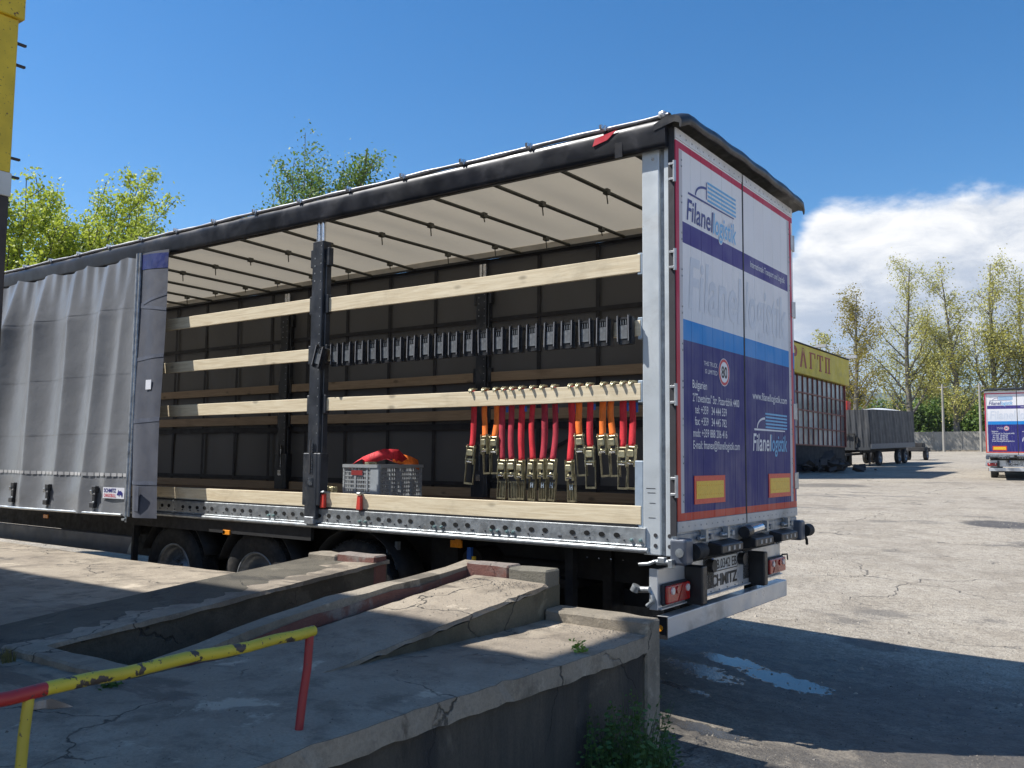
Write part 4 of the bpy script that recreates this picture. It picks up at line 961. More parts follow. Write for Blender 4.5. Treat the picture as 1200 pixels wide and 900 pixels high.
for i in range(16):
    kd = kinds[i]; colr = {'R':'red','D':'dark dusty red','o':'orange'}[kd]; mm = {'R':m_redstrap,'D':m_redstrap2,'o':m_orstrap}[kd]
    long_ = zbm[i] < 1.3
    S = thing('ratchet_strap', f"{orn[i] if i < 15 else 'rightmost'} strap from the left on the third slat, {colr} with {'long' if long_ else 'short'} ratchet", 'ratchet strap', (sx_[i], .06, 2.12), 0, 'ratchet straps hanging from the side slat')
    z1r = zt_[i]-2.12; zb_ = zbm[i]-2.12; hx0 = hk_[i]-sx_[i]
    tw = rnd.uniform(-.14, .14); mb = MB(); vs = []; n = 16
    sway = rnd.uniform(-.02, .02)
    for j in range(n+1):
        t = j/n; z = .008+(z1r-.008)*t; a = tw*math.sin(math.pi*t)*1.4; cxx = hx0*.2*(1-t) + sway*math.sin(math.pi*t)
        w = .0265
        vs += [(cxx-w*math.cos(a), -w*math.sin(a)+.004*math.sin(t*9+i), z), (cxx+w*math.cos(a), w*math.sin(a)+.004*math.sin(t*9+i), z)]
    mb.add(vs, [(2*j,2*j+1,2*j+3,2*j+2) for j in range(n)], True); Wb = mb.build('webbing', mm, S, solid=.004)
    st = MB()
    for sx in (-.3,.3): st.add([(sx*.04-.0012,-.0035,-.25),(sx*.04+.0012,-.0035,-.25),(sx*.04+.0012,-.0035,-.12),(sx*.04-.0012,-.0035,-.12)], [(0,1,2,3)])
    if rnd.random() < .7 and kd != 'o': MB().box(.024,.045,.004,.006,-.19+rnd.uniform(-.02,.02),-.13).build('strap_label', m_blue, Wb)
    # claw hook over the slat top
    H = MB().tube([(hx0-.008,-.02,.012),(hx0-.006,-.055,.016),(hx0,-.078,.002),(hx0+.002,-.080,-.02)], [.009,.009,.008,.004], 8).tube([(hx0+.02,-.02,.012),(hx0+.018,-.055,.014),(hx0+.010,-.076,.0),(hx0+.006,-.080,-.015)], [.008,.008,.007,.004], 8).obox((hx0+.005,-.03,.018), (.04,.05,.010))
    H.build('claw_hook', m_zinc, S)
    # ratchet
    tl = rnd.uniform(-.10,.10); Mx = Matrix.Rotation(tl, 3, 'Y'); Mz = Matrix.Rotation(rnd.uniform(-.25,.25), 3, 'Z')@Mx
    def rp(x, y, z): v = Mz@Vector((x, y, z)); return (v.x, v.y, v.z+z1r)
    B = MB()
    for sx in (-1, 1): B.obox(rp(sx*.031, -.005, -.06), (.004, .035, .155), Mz)
    B.cyl(rp(-.042,-.005,-.002), rp(.042,-.005,-.002), .009, 10).cyl(rp(-.038,-.005,-.10), rp(.038,-.005,-.10), .010, 10)
    Bo = B.build('ratchet_frame', m_zinc, S)
    MB().obox(rp(0,-.024,-.045), (.050,.014,.050), Mz).build('ratchet_cover', m_zinc, Bo, bevel=.006)
    MB().obox(rp(0,-.022,-.118), (.046,.010,.010), Mz).build('ratchet_bar', m_chrome, Bo, bevel=.002)
    h1 = z1r + 0 - 0; L = (z1r - zb_)
    Hd = MB()
    for sx in (-1, 1): Hd.obox(rp(sx*.036, .012, -(.09+(L-.09)/2)), (.005, .020, L-.09), Mz)
    Hd.obox(rp(0, .012, -L+.006), (.075,.022,.014), Mz)
    if long_:
        for sx in (-.012,.012): Hd.obox(rp(sx, .008, -L+.075), (.005,.006,.13), Mz)
        Hd.obox(rp(0,.010,-.165), (.070,.008,.012), Mz)
        Hd.obox(rp(0,.016,-.225), (.046,.004,.10), Mz)
    Hn = Hd.build('ratchet_handle', m_zincd, S)
    if 5 < i < 10: MB().obox(rp(-.010,.004,-.185), (.007,.004,.04), Mz).obox(rp(.010,.004,-.185), (.007,.004,.04), Mz).obox(rp(0,.004,-.185), (.02,.004,.006), Mz).build('handle_mark', m_socket, Hn)

# ------- edge protectors on the second slat
prx = [-3.44,-3.274,-3.122,-2.963,-2.808,-2.657,-2.509,-2.354,-2.204,-2.047,-1.904,-1.747,-1.602,-1.452,-1.298,-1.14,-.979,-.829,-.677,-.528,-.363]
pf = MB().hexa([(-.058,-.050,-.125),(.050,-.050,-.125),(.050,-.012,-.125),(-.058,-.012,-.125)], [(-.058,-.042,.07),(.050,-.042,.07),(.050,-.008,.07),(-.058,-.008,.07)])
me_body = pf.box(-.058,.050,-.008,.075,.052,.068).mesh('protector_body', m_prot)
me_rib = MB().box(-.062,-.050,-.062,-.040,-.12,.085).box(.018,.034,-.064,-.040,-.12,.085).box(-.05,.018,-.056,-.045,.052,.060).mesh('protector_rib', m_prot)
me_rim = MB().box(-.0625,-.0565,-.0655,-.0625,-.105,.078).box(.024,.030,-.0675,-.0645,-.105,.078).mesh('protector_edge', mat('worn_plastic_edge', (.22,.22,.23), .4))
me_face = MB().box(-.046,.014,-.0535,-.050,-.085,.010).mesh('protector_face', m_protf)
me_sl = MB().box(-.04,-.034,-.054,-.046,.014,.048).box(-.02,-.014,-.054,-.046,.014,.048).box(0,.006,-.054,-.046,.014,.048).mesh('protector_slot', m_protf)
for i, x in enumerate(prx):
    lab = ('tilted black plastic edge protector at the left end of the row, against the post' if i == 0 else
           ('rightmost black plastic edge protector, next to the rear pillar' if i == 20 else f'{orn[i]} black edge protector from the dark post in the row on the slat'))
    E = thing('edge_protector', lab, 'edge protector', (x, -.005, 2.518), 0, 'edge protectors clipped in a row over the second slat')
    E.rotation_euler = (rnd.uniform(-.03,.03), (.30 if i == 0 else rnd.uniform(-.025,.025)), rnd.uniform(-.05,.05))
    if i == 0: E.location = (x-.0, -.05, 2.50)
    o = inst('protector_body', me_body, (0,0,0), E)
    inst('protector_rib', me_rib, (0,0,0), E); inst('protector_edge', me_rim, (0,0,0), E); inst('protector_face', me_face, (0,0,0), E); inst('protector_slot', me_sl, (0,0,0), E)
# red clamps on the bottom slat
for j, x in enumerate((-3.43, -2.975)):
    C_ = thing('clamp', ['red handled clamp on the bottom slat beside the dark post', 'red handled clamp on the bottom slat in front of the crate'][j], 'clamp', (x, 0, 1.20), 0, 'red clamps on the bottom slat')
    MB().hexa([(-.030,-.040,-.068),(.030,-.040,-.068),(.026,-.003,-.068),(-.026,-.003,-.068)], [(-.022,-.036,.058),(.022,-.036,.058),(.020,-.003,.058),(-.020,-.003,.058)]).build('clamp_grip', m_clamp, C_, bevel=.006)
    MB().box(-.018,.018,-.045,.045,.064,.078).cyl((-.02,-.03,.075),(.02,-.03,.075),.012,8).box(-.012,.012,.028,.040,-.05,.07).build('clamp_jaw', m_galv, C_, bevel=.003)

# ------- crate with straps
cr = thing('plastic_crate', 'grey perforated plastic crate on the trailer floor behind the bottom slat', 'crate', (-3.36, .66, 1.15), R(2))
CW, CD, CH = .44, .60, .37
def crate_side(w, ncol, nrow, name, M4, hand=None):
    mb = MB(); th = .012
    def bar(x0, x1, z0, z1, y0=0, y1=th):
        vs = [Vector(v) for v in ((x0,y0,z0),(x1,y0,z0),(x1,y1,z0),(x0,y1,z0),(x0,y0,z1),(x1,y0,z1),(x1,y1,z1),(x0,y1,z1))]
        mb.add([M4@v for v in vs], [(0,3,2,1),(4,5,6,7),(0,1,5,4),(1,2,6,5),(2,3,7,6),(3,0,4,7)])
    bar(-w/2, w/2, .0, .035); bar(-w/2-.008, w/2+.008, CH-.03, CH, -.012, th)
    zs = [.035+i*(CH-.065)/nrow for i in range(nrow+1)]
    for z in zs[1:-1]: bar(-w/2, w/2, z-.006, z+.006, .001, th-.001)
    for i in range(ncol+1):
        x = -w/2+w*i/ncol; wd = .022 if i % 5 == 0 else .005
        bar(max(-w/2, x-wd/2), min(w/2, x+wd/2), .034, CH-.028, -.003 if wd > .01 else .002, th)
    if hand:
        bar(hand-.11, hand+.11, CH-.135, CH-.031, .0035, th-.002)
    return mb.build(name, m_crate, cr)
for (w, M4, nc, nm, hd) in ((CW, Matrix.Translation((0,-CD/2,0)), 15, 'crate_side', None), (CW, Matrix.Translation((0,CD/2-.012,0)), 15, 'crate_side', None),
    (CD, Matrix.Translation((-CW/2,0,0))@Matrix.Rotation(math.pi/2,4,'Z'), 20, 'crate_end', None), (CD, Matrix.Translation((CW/2+.012,0,0))@Matrix.Rotation(math.pi/2,4,'Z'), 20, 'crate_end', None)):
    crate_side(w, nc, 8, nm, M4, hd)
MB().box(-CW/2, CW/2, -CD/2, CD/2, 0, .012).build('crate_base', m_crate, cr)
MB().box(.12, .224, -CD/2-.006, -CD/2+.003, .03, CH-.03).build('crate_panel', mat('smooth_crate_panel', (.36,.39,.41), .45), cr)
MB().box(-.12, .02, -CD/2-.0055, -CD/2-.003, CH-.10, CH-.055).build('hand_hole', mat('hand_hole_strap', (.25,.02,.02), .8), cr)
def ribbon(pts, w, nrm, m, name, parent):
    mb = MB(); vs = []; k = len(pts)
    for i, p_ in enumerate(pts):
        p_ = Vector(p_); d = (Vector(pts[min(i+1,k-1)])-Vector(pts[max(i-1,0)])).normalized(); s_ = d.cross(Vector(nrm)).normalized()*w/2; vs += [p_-s_, p_+s_]
    mb.add(vs, [(2*i,2*i+1,2*i+3,2*i+2) for i in range(k-1)], True); return mb.build(name, m, parent, solid=.004)
hs_ = thing('folded_strap', 'red ratchet strap bundled on top in the grey crate', 'strap', (-3.36,.66,1.15))
ribbon([(-.20,-.24,.34),(-.14,-.22,.39),(-.07,-.20,.43),(-.01,-.16,.41),(.05,-.22,.375)], .08, (0,-.4,1), m_redstrap, 'webbing', hs_)
ribbon([(-.05,-.22,.39),(.04,-.18,.43),(.13,-.12,.47),(.19,-.02,.465),(.20,.06,.40)], .10, (0.3,-1,.25), m_redstrap, 'webbing', hs_)
ribbon([(-.15,-.1,.37),(0,.05,.42),(.12,.12,.37)], .08, (0,0,1), m_redstrap2, 'webbing', hs_)
hs2 = thing('folded_strap', 'orange ratchet strap sloping over the right of the grey crate', 'strap', (-3.36,.66,1.15))
ribbon([(.14,-.02,.44),(.18,.08,.42),(.20,.18,.40),(.20,.28,.365)], .11, (1,-.3,.6), m_orstrap, 'webbing', hs2)
MB().obox((.08,-.25,.385),(.14,.03,.02)).obox((.06,-.26,.375),(.05,.05,.03)).build('ratchet', m_zinc, hs2, bevel=.006)
rw = thing('loose_ratchet', 'small steel ratchet lying on the floor left of the crate', 'ratchet', (-3.78,.40,1.15)); MB().box(-.06,.06,-.02,.02,.12,.15).box(-.05,-.02,-.03,.03,.10,.16).box(.02,.05,-.03,.03,.10,.155).box(-.055,.055,-.015,.015,0,.12).build('ratchet_frame', m_zinc, rw, bevel=.004)
rp_ = MB().tube([(-.60,2.2,2.43),(-.52,1.9,2.27),(-.40,1.5,2.18),(-.27,1.0,2.17)], .008, 6); tag(rp_.build('rope', m_rope), 'thin red rope hanging inside the trailer near the rear pillar', 'rope')

# ------------------------------------------------------------------ handrail on dock
hr = thing('handrail', 'bent steel pipe handrail, flaking yellow and red paint, on the near dock edge', 'handrail', (-.116, -3.16, .53))
def m_flake_make(name, c, under=(.07,.055,.045), red_from=None, thr=.56):
    m, nt, b, vec, o = newmat(name)
    col = mixc(nt, mapr(nt, noise(nt, vec, 5, 4), .3, .7), tuple(x*.8 for x in c), c)
    if red_from is not None:
        s = nd(nt, 'ShaderNodeSeparateXYZ'); lk(nt, vec, s.inputs[0]); col = mixc(nt, mth(nt, 'LESS_THAN', mth(nt, 'ADD', s.outputs[1], mth(nt, 'MULTIPLY', noise(nt, vec, 20), .02)), red_from), col, (.42,.035,.03))
    ch = mapr(nt, noise(nt, vec, 14, 5, .6), thr, thr+.03); col = mixc(nt, ch, col, under)
    ch2 = mapr(nt, noise(nt, vec, 60, 3), .64, .68, 0, .8); col = mixc(nt, ch2, col, under)
    lk(nt, col, b.inputs['Base Color']); b.inputs['Roughness'].default_value = .45
    h = mth(nt, 'SUBTRACT', 1, ch); bump(nt, b, mth(nt, 'ADD', h, mth(nt, 'MULTIPLY', noise(nt, vec, 30), .3)), .5, .004); return m
m_yrail = m_flake_make('flaking_yellow_paint', (.62,.50,.04), red_from=-.965, thr=.56)
m_rpost = m_flake_make('worn_red_paint', (.36,.03,.035), thr=.62)
m_ypost = m_flake_make('worn_yellow_paint', (.55,.45,.05), thr=.62)
def dented(pts, r, seed, n=12):
    rr = random.Random(seed); return MB().tube(pts, [r*(1+rr.uniform(-.04,.04)) for _ in pts], n)
pts = [(.0,.075,.378)] + [(.0+.004*math.sin(i), .0-i*.12, .372-.001*i+.004*math.sin(i*1.9)) for i in range(0, 22)]
dented(pts, .0205, 2).build('top_pipe', m_yrail, hr)
MB().cyl((0,.0755,.378),(0,.079,.378),.0155,12).build('pipe_bore', m_seam, hr)
dented([(0,.01,-.01),(-.002,.028,.12),(.002,.045,.24),(.0,.055,.362)], .0165, 3).build('post', m_rpost, hr)
dented([(0,-1.04,-.01),(.0,-1.035,.12),(.0,-1.03,.24),(0,-1.02,.355)], .0165, 4).build('post', m_ypost, hr)

# ------------------------------------------------------------------ portal column, buildings behind the viewer
m_colp = m_flake_make('faded_yellow_sheet', (.78,.55,.03), under=(.16,.08,.03), thr=.68)
m_colw = mat('off_white_sheet', (.6,.6,.56), .5, 0, .1, 4, dirt=(.3,.25,.2))
m_cold = mat('dark_brown_sheet', (.045,.032,.026), .5, 0, .2, 4, dirt=(.1,.07,.05))
# front face runs along the view ray so that its right edge is the near-trailer corner
col = thing('gate_column', 'tall square column, yellow above and dark brown below, at left edge', 'column', (-2.70, -3.215, .53))
MB().box(-.2,.0,-.42,.06,0,2.54).build('column_base', m_cold, col, bevel=.006)
MB().box(-.205,.006,-.425,.066,2.54,2.68).build('white_band', m_colw, col, bevel=.004)
MB().box(-.2,.0,-.42,.06,2.68,3.60).build('yellow_casing', m_colp, col, bevel=.006)
MB().box(-.22,.02,-.44,.085,3.60,3.74).build('column_cap', m_colp, col, bevel=.006)
for zz in (2.66, 2.77, 3.33, 3.46): MB().box(-.03,-.01,.06,.115,zz,zz+.012).build('steel_spike', m_cold, col)

m_plast = mat('cream_render', (.34,.32,.27), .85, 0, .12, 1.2, .3, 30, dirt=(.2,.18,.15), dscale=.8)
m_glassd = mat('dark_window_glass', (.03,.035,.04), .08, 0, .2, .5, spec=.6)
m_redfr = mat('red_window_frame', (.20,.045,.035), .5, 0, .2, 6)
def simple_hall(name, label, x0, x1, y0, y1, zb, h, faces, mt):
    H = thing(name, label, 'building', ((x0+x1)/2, (y0+y1)/2, zb)); hx_, hy_ = (x1-x0)/2, (y1-y0)/2
    MB().box(-hx_, hx_, -hy_, hy_, -.5, h).build('wall', mt, H)
    MB().box(-hx_-.15, hx_+.15, -hy_-.15, hy_+.15, h, h+.25).build('roof', m_cold, H)
    for fc in faces:
        L = (y1-y0) if fc in '+x-x' else (x1-x0); n = max(1, int(L/2.4))
        for fl in range(max(1, int(h/3.2))):
            for i in range(n):
                c = -L/2+(i+.5)*L/n; z0 = 1.0+fl*3.1
                if z0+1.6 > h: continue
                if fc == '+x': f_ = MB().box(hx_, hx_+.05, c-.75, c+.75, z0, z0+1.5).build('window', m_redfr, H); MB().box(hx_+.05, hx_+.055, c-.68, c+.68, z0+.07, z0+1.43).build('pane', m_glassd, f_)
                if fc == '+y': f_ = MB().box(c-.75, c+.75, hy_, hy_+.05, z0, z0+1.5).build('window', m_redfr, H); MB().box(c-.68, c+.68, hy_+.05, hy_+.055, z0+.07, z0+1.43).build('pane', m_glassd, f_)
    return H
# the depot that shades the dock stands left of and behind the viewer
simple_hall('depot_building', 'cream rendered depot building beside the loading dock', -15, -5.62, -13.5, -5.15, -.2, 9.2, ['+y'], m_plast)
cn_ = thing('blocker', 'flat steel canopy added out of view to shade the yard strip', 'blocker', (-5.6, -5.15, 8.75))  # unseen slab and post added to cast the strip of yard shade
MB().box(.0, 2.4, -4.0, 1.38, 0, .20).build('blocker_slab', m_cold, cn_, bevel=.02)
MB().cyl((2.1,-3.6,-9.2),(2.1,-3.6,0),.09,12).build('blocker_post', m_cold, cn_)

# ------------------------------------------------------------------ far side of the yard
def gzf(x, y): return gz(x, y)
# inspection station building (yellow fascia)
BX, BY0, BY1 = -13.1, 40.6, 52.6
bz = gzf(BX, 50)
bld = thing('inspection_station', 'low glazed workshop with yellow fascia reading ГТП and red window bars', 'building', (BX, BY1, bz))
m_fas = mat('yellow_fascia_sheet', (.66,.52,.035), .5, 0, .08, .8, .15, 6, dirt=(.45,.36,.1), dscale=.6)
m_fast = mat('red_sign_lettering', (.34,.05,.02), .5)
m_brown = mat('black_plinth', (.03,.028,.027), .8, 0, .3, 2)
m_glaz = mat('dusty_glass', (.20,.21,.20), .12, 0, .5, .55, .2, 2, spec=.7)
L_ = BY1-BY0; FZ0, FZ1 = 5.25, 6.9
MB().box(-.8, -.35, -L_, .0, -1, 6.2).build('wall', m_plast, bld)
MB().box(-.85, .28, -L_-.2, .3, FZ0, FZ1).build('fascia', m_fas, bld, bevel=.03)
MB().box(-.9, .33, -L_-.25, .35, FZ1, FZ1+.06).build('roof_edge', m_brown, bld)
MB().box(-.36, .0, -L_, .0, -1, 1.35).build('plinth', m_brown, bld)
nc = 13; cw = L_/nc
for r_ in range(4):
    z0 = 1.37+r_*.97
    MB().box(-.02, .06, -L_, 0, z0-.05, z0+.03).build('window_rail', m_redfr, bld)
for c in range(nc+1):
    if c*cw > 11.5: break
    MB().box(-.02, .05, -c*cw-.03, -c*cw+.03, 1.37, FZ0).build('window_bar', m_redfr, bld)
rp2 = random.Random(3)
mg = [mat('pane_glass', c_, .1, 0, .3, .7, .1, 2, spec=.7) for c_ in ((.24,.25,.25),(.11,.12,.13),(.46,.45,.42),(.17,.18,.18))]  # pale tones paint cloud reflections into some panes
for c in range(12):
    for r_ in range(4):
        z0 = 1.40+r_*.97; m_ = mg[rp2.choice([0,0,1,3]) if r_ > 1 or rp2.random() < .4 else 2]
        MB().box(-.30, -.01, -(c+1)*cw+.03, -c*cw-.03, z0, z0+.89).build('pane', m_, bld)
MB().box(-.34, -.05, -L_, -12*cw, 1.37, FZ0).build('glazing', m_glaz, bld)
MB().box(-.05,.1,-.06,.06,1.35,FZ0).build('corner_post', m_redfr, bld)
ff = (.29, 0, 0)
def L3(body, y, h, w): # reads left to right along +y when seen from +x
    return text_mb(body, h, (.285, y, FZ0+.42), (0,1,0), (0,0,1), w, weight=.045)
# serif capitals built as strokes: В А  Г Т П
def strokes(lst, y, h, w, nm):
    mb = MB()
    for (a, b_, c, d) in lst: mb.box(.283, .30, y+a*w, y+b_*w, FZ0+.40+c*h, FZ0+.40+d*h)
    return mb.build(nm, m_fast, bld)
th = .2
HH, WW = .95, 1.1
yG = 44.75-52.6
strokes([(.08,.30,.08,.92),(0,.38,0,.08),(0,.95,.92,1.0),(.85,.95,.68,.92)], yG, HH, WW, 'lettering')
strokes([(.39,.61,.08,.92),(.28,.72,0,.08),(.0,1.0,.92,1.0),(0,.09,.70,.92),(.91,1.0,.70,.92)], yG+1.45, HH, WW, 'lettering')
strokes([(.12,.32,.08,.92),(.68,.88,.08,.92),(.03,.41,0,.08),(.59,.97,0,.08),(.03,.97,.92,1.0)], yG+2.9, HH, WW, 'lettering')
L3('А', yG-1.75, .95, 1.25).build('lettering', m_fast, bld); L3('В', yG-3.2, .95, 1.1).build('lettering', m_fast, bld)
for (yy) in (-6.0, .6):
    f_ = MB().box(.1, .7, yy-.12, yy+.12, FZ1+.15, FZ1+.32).cyl((.0,yy,FZ1),(.2,yy,FZ1+.2),.03,6).build('floodlight', mat('floodlight_grey', (.45,.45,.45), .4), bld)
simple_hall('shadow_tower', 'blue grey clad tower added unseen behind the open trailer to shade the far yard', -19.6, -16.4, 33, 41.5, .8, 15.6, [], mat('blue_grey_cladding', (.10,.135,.19), .5, 0, .1, 1))  # added to cast shade on the far yard; tint tuned for puddle reflection
rc_ = thing('red_container', 'small red container beside the workshop corner', 'container', (-14.5, 57.2, gzf(-14,57))); MB().box(-.9,.50,-.4,.4,1.6,4.35).build('shell', mat('red_container_paint', (.42,.03,.02), .5), rc_, bevel=.03)
MB().box(-.9,.50,-.4,.4,0,1.6).build('support_frame', m_brown, rc_)

# grey tarpaulin drawbar trailer, front end and right side seen
gx, gy = -13.2, 54.4; gzt = gzf(gx, gy)+.0
gt_ = thing('tarpaulin_trailer', 'old trailer with dark grey tarpaulin parked by the workshop', 'trailer', (gx, gy, gzt), -.085)
gt_.rotation_euler.x = .03
m_gt = mat('dark_grey_tarpaulin', (.050,.054,.060), .6, 0, .18, 1.2, .4, 4, dirt=(.10,.10,.10), dscale=1.0)
GL, GW = 9.2, 2.5     # local: x = width, y = length away from viewer
def tarpf(side):
    def f(u, v):
        z = 1.22+v*2.45; wv = .03*math.sin(u*38)*(1-abs(v-.5)) + .02*math.sin(u*90+v*6)
        return ((u-.5)*GW, wv-.03, z) if side == 0 else (GW/2+wv+.02, u*GL, z+.02*math.sin(u*20)*(v > .95))
    return f
MB().box(-GW/2, GW/2, 0, GL, 1.2, 3.66).build('body', m_gt, gt_, bevel=.04)
MB().grid(tarpf(0), 50, 8).build('tarpaulin', m_gt, gt_, fix=False); MB().grid(tarpf(1), 90, 8).build('tarpaulin', m_gt, gt_, fix=False)
MB().box(GW/2, GW/2+.06, 0, GL, 1.12, 1.45).build('side_board', mat('grey_side_board', (.16,.165,.17), .6), gt_)
MB().box(-GW/2, GW/2, -.08, 0, 1.05, 1.22).build('front_beam', m_gt, gt_)
MB().box(-.62, -.56, -.2, -.1, 1.1, 2.1).box(.28, .34, -.2, -.1, 1.1, 2.1).box(-.62, .34, -.2, -.1, 2.05, 2.13).box(-.8,-.6,-.14,-.1,1.5,1.9).box(.32,.5,-.14,-.1,1.5,1.9).build('spare_wheel_carrier', m_brown, gt_)
MB().box(-.7,-.5,.2,GL,.85,1.1).box(.5,.7,.2,GL,.85,1.1).box(-.1,.1,-1.2,2,.7,.85).build('chassis', m_brown, gt_)
MB().box(.9,1.0,.6,.7,0,1.1).box(-1.0,-.9,.6,.7,0,1.1).build('landing_leg', m_brown, gt_)
for yy in (2.0, 6.0, 7.4):
    for s_ in (-1, 1):
        w = bpy.data.objects.new('wheel', W_t); COL.objects.link(w); w.parent = gt_; w.location = (s_*1.18, yy, .5); w.rotation_euler = (0, 0, R(90)*s_); w.scale = (.95,.9,.95)
        inst('rim', W_r, (0,0,0), w)
MB().grid(lambda u, v: (-.1+u*1.4, 1.0+v*6.5, 3.68+.16*math.sin(math.pi*u)*math.sin(math.pi*v)), 10, 12).build('white_roof_sheet', m_doorwhite, gt_, fix=False)
dl = thing('dolly', 'dark axle unit parked behind the tarpaulin trailer', 'vehicle', (-12.3, 70.0, gzf(-12.3,70))); MB().box(-.5,.7,-.8,1.6,.7,1.0).box(-.3,.5,-.4,.6,1.0,1.35).build('frame', m_brown, dl, bevel=.03)
for s_ in (-1, 1):
    w = bpy.data.objects.new('wheel', W_t); COL.objects.link(w); w.parent = dl; w.location = (s_*.75, 0, .5); w.rotation_euler = (0,0,R(90)*s_); inst('rim', W_r, (0,0,0), w)
# scrap heap by the workshop
rs_ = random.Random(9); hp = MB()
for i in range(70):
    a_ = rs_.uniform(0, 6.3); rr_ = abs(rs_.gauss(0, 1.1)); hp.obox((rr_*math.cos(a_)*1.0, rr_*math.sin(a_)*1.8, .15+max(0, .8-rr_*.4)*rs_.random()), (rs_.uniform(.1,.7), rs_.uniform(.1,.6), rs_.uniform(.03,.25)), Matrix.Rotation(rs_.uniform(-1,1),3,'X')@Matrix.Rotation(rs_.uniform(0,3),3,'Z'))
tag(hp.build('scrap_heap', mat('rusty_scrap', (.06,.05,.045), .8, 0, .5, 1.5), loc=(-11.9, 45.0, gzf(-11.9,45.0))), 'dark heap of scrap against the workshop plinth', 'scrap heap', kind='stuff')

# second trailer, rear towards us
T2 = thing('box_trailer', 'parked white and blue trailer seen from behind at right edge', 'trailer', (-3.28, 38.6, gzf(-3.3,40)), R(-84))
for o in REAR: copy_tree(o, T2)
for o in list(T.children):
    if o.name.startswith(('rear_roof_cap','chassis_beam','axle')): copy_tree(o, T2)
MB().box(-.20, -.01, .02, WID-.02, .98, 1.10).build('rear_sill', m_galvd, T2)
MB().box(-LEN, -.05, .01, WID-.01, 1.0, 3.90).build('body', m_tailin, T2, bevel=.02)
for wx in (-3.1,-4.4,-5.7):
    for side in (0, 1):
        w = bpy.data.objects.new('wheel', W_t); COL.objects.link(w); w.parent = T2; w.location = (wx, .12 if side == 0 else WID-.12, .52); w.rotation_euler = (0,0,math.pi*side); inst('rim', W_r, (0,0,0), w)
MB().box(-2.4,-2.38,.1,.6,.3,.95).build('mudflap', m_under, T2); MB().box(-2.4,-2.38,1.9,2.4,.3,.95).build('mudflap', m_under, T2)

# far boundary wall, panels
m_wallc = mat('pale_concrete_panel', (.30,.285,.25), .85, 0, .15, .5, .2, 6, dirt=(.17,.16,.14), dscale=.4)
fw = thing('boundary_wall', 'long concrete panel wall at the far end of the yard', 'wall', (0, 108, gzf(0,108)))
xw = -60
while xw < 60:
    MB().box(xw+.06, xw+2.94, 0, .18, -.4, 2.25).build('wall_panel', m_wallc, fw); MB().box(xw-.06, xw+.06, -.06, .24, -.4, 2.32).build('wall_post', m_wallc, fw); xw += 3.0
MB().box(-60, 60, -1.6, 0, -.2, .12).build('wall_kerb', m_cedge, fw)

# ------------------------------------------------------------------ vegetation
def leafmat(name, a, b_, tr=.35):
    m, nt, b, vec, o = newmat(name); gi = nd(nt, 'ShaderNodeNewGeometry')
    n = noise(nt, vec, .9, 3); rn = gi.outputs['Random Per Island']
    col = mixc(nt, mth(nt, 'ADD', mth(nt, 'MULTIPLY', n, .5), mth(nt, 'MULTIPLY', rn, .5)), a, b_); lk(nt, col, b.inputs['Base Color']); b.inputs['Roughness'].default_value = .55
    t = nd(nt, 'ShaderNodeBsdfTranslucent'); lk(nt, col, t.inputs[0]); mx = nd(nt, 'ShaderNodeMixShader'); mx.inputs[0].default_value = tr
    lk(nt, b.outputs[0], mx.inputs[1]); lk(nt, t.outputs[0], mx.inputs[2]); lk(nt, mx.outputs[0], o.inputs[0]); return m
m_pop = leafmat('young_poplar_leaf', (.25,.245,.05), (.58,.55,.14))
m_lime = leafmat('lime_spring_leaf', (.25,.33,.03), (.52,.58,.08), .45)
m_green = leafmat('fresh_green_leaf', (.07,.14,.025), (.20,.30,.06), .4)
m_bush = leafmat('dark_bush_leaf', (.035,.07,.015), (.10,.16,.04), .3)
m_weed = leafmat('weed_leaf', (.04,.10,.02), (.11,.20,.05), .3)
m_bark = mat('poplar_bark', (.15,.14,.12), .85, 0, .3, 2, .5, 12)
m_barkd = mat('dark_bark', (.06,.055,.045), .85, 0, .3, 2, .5, 12)
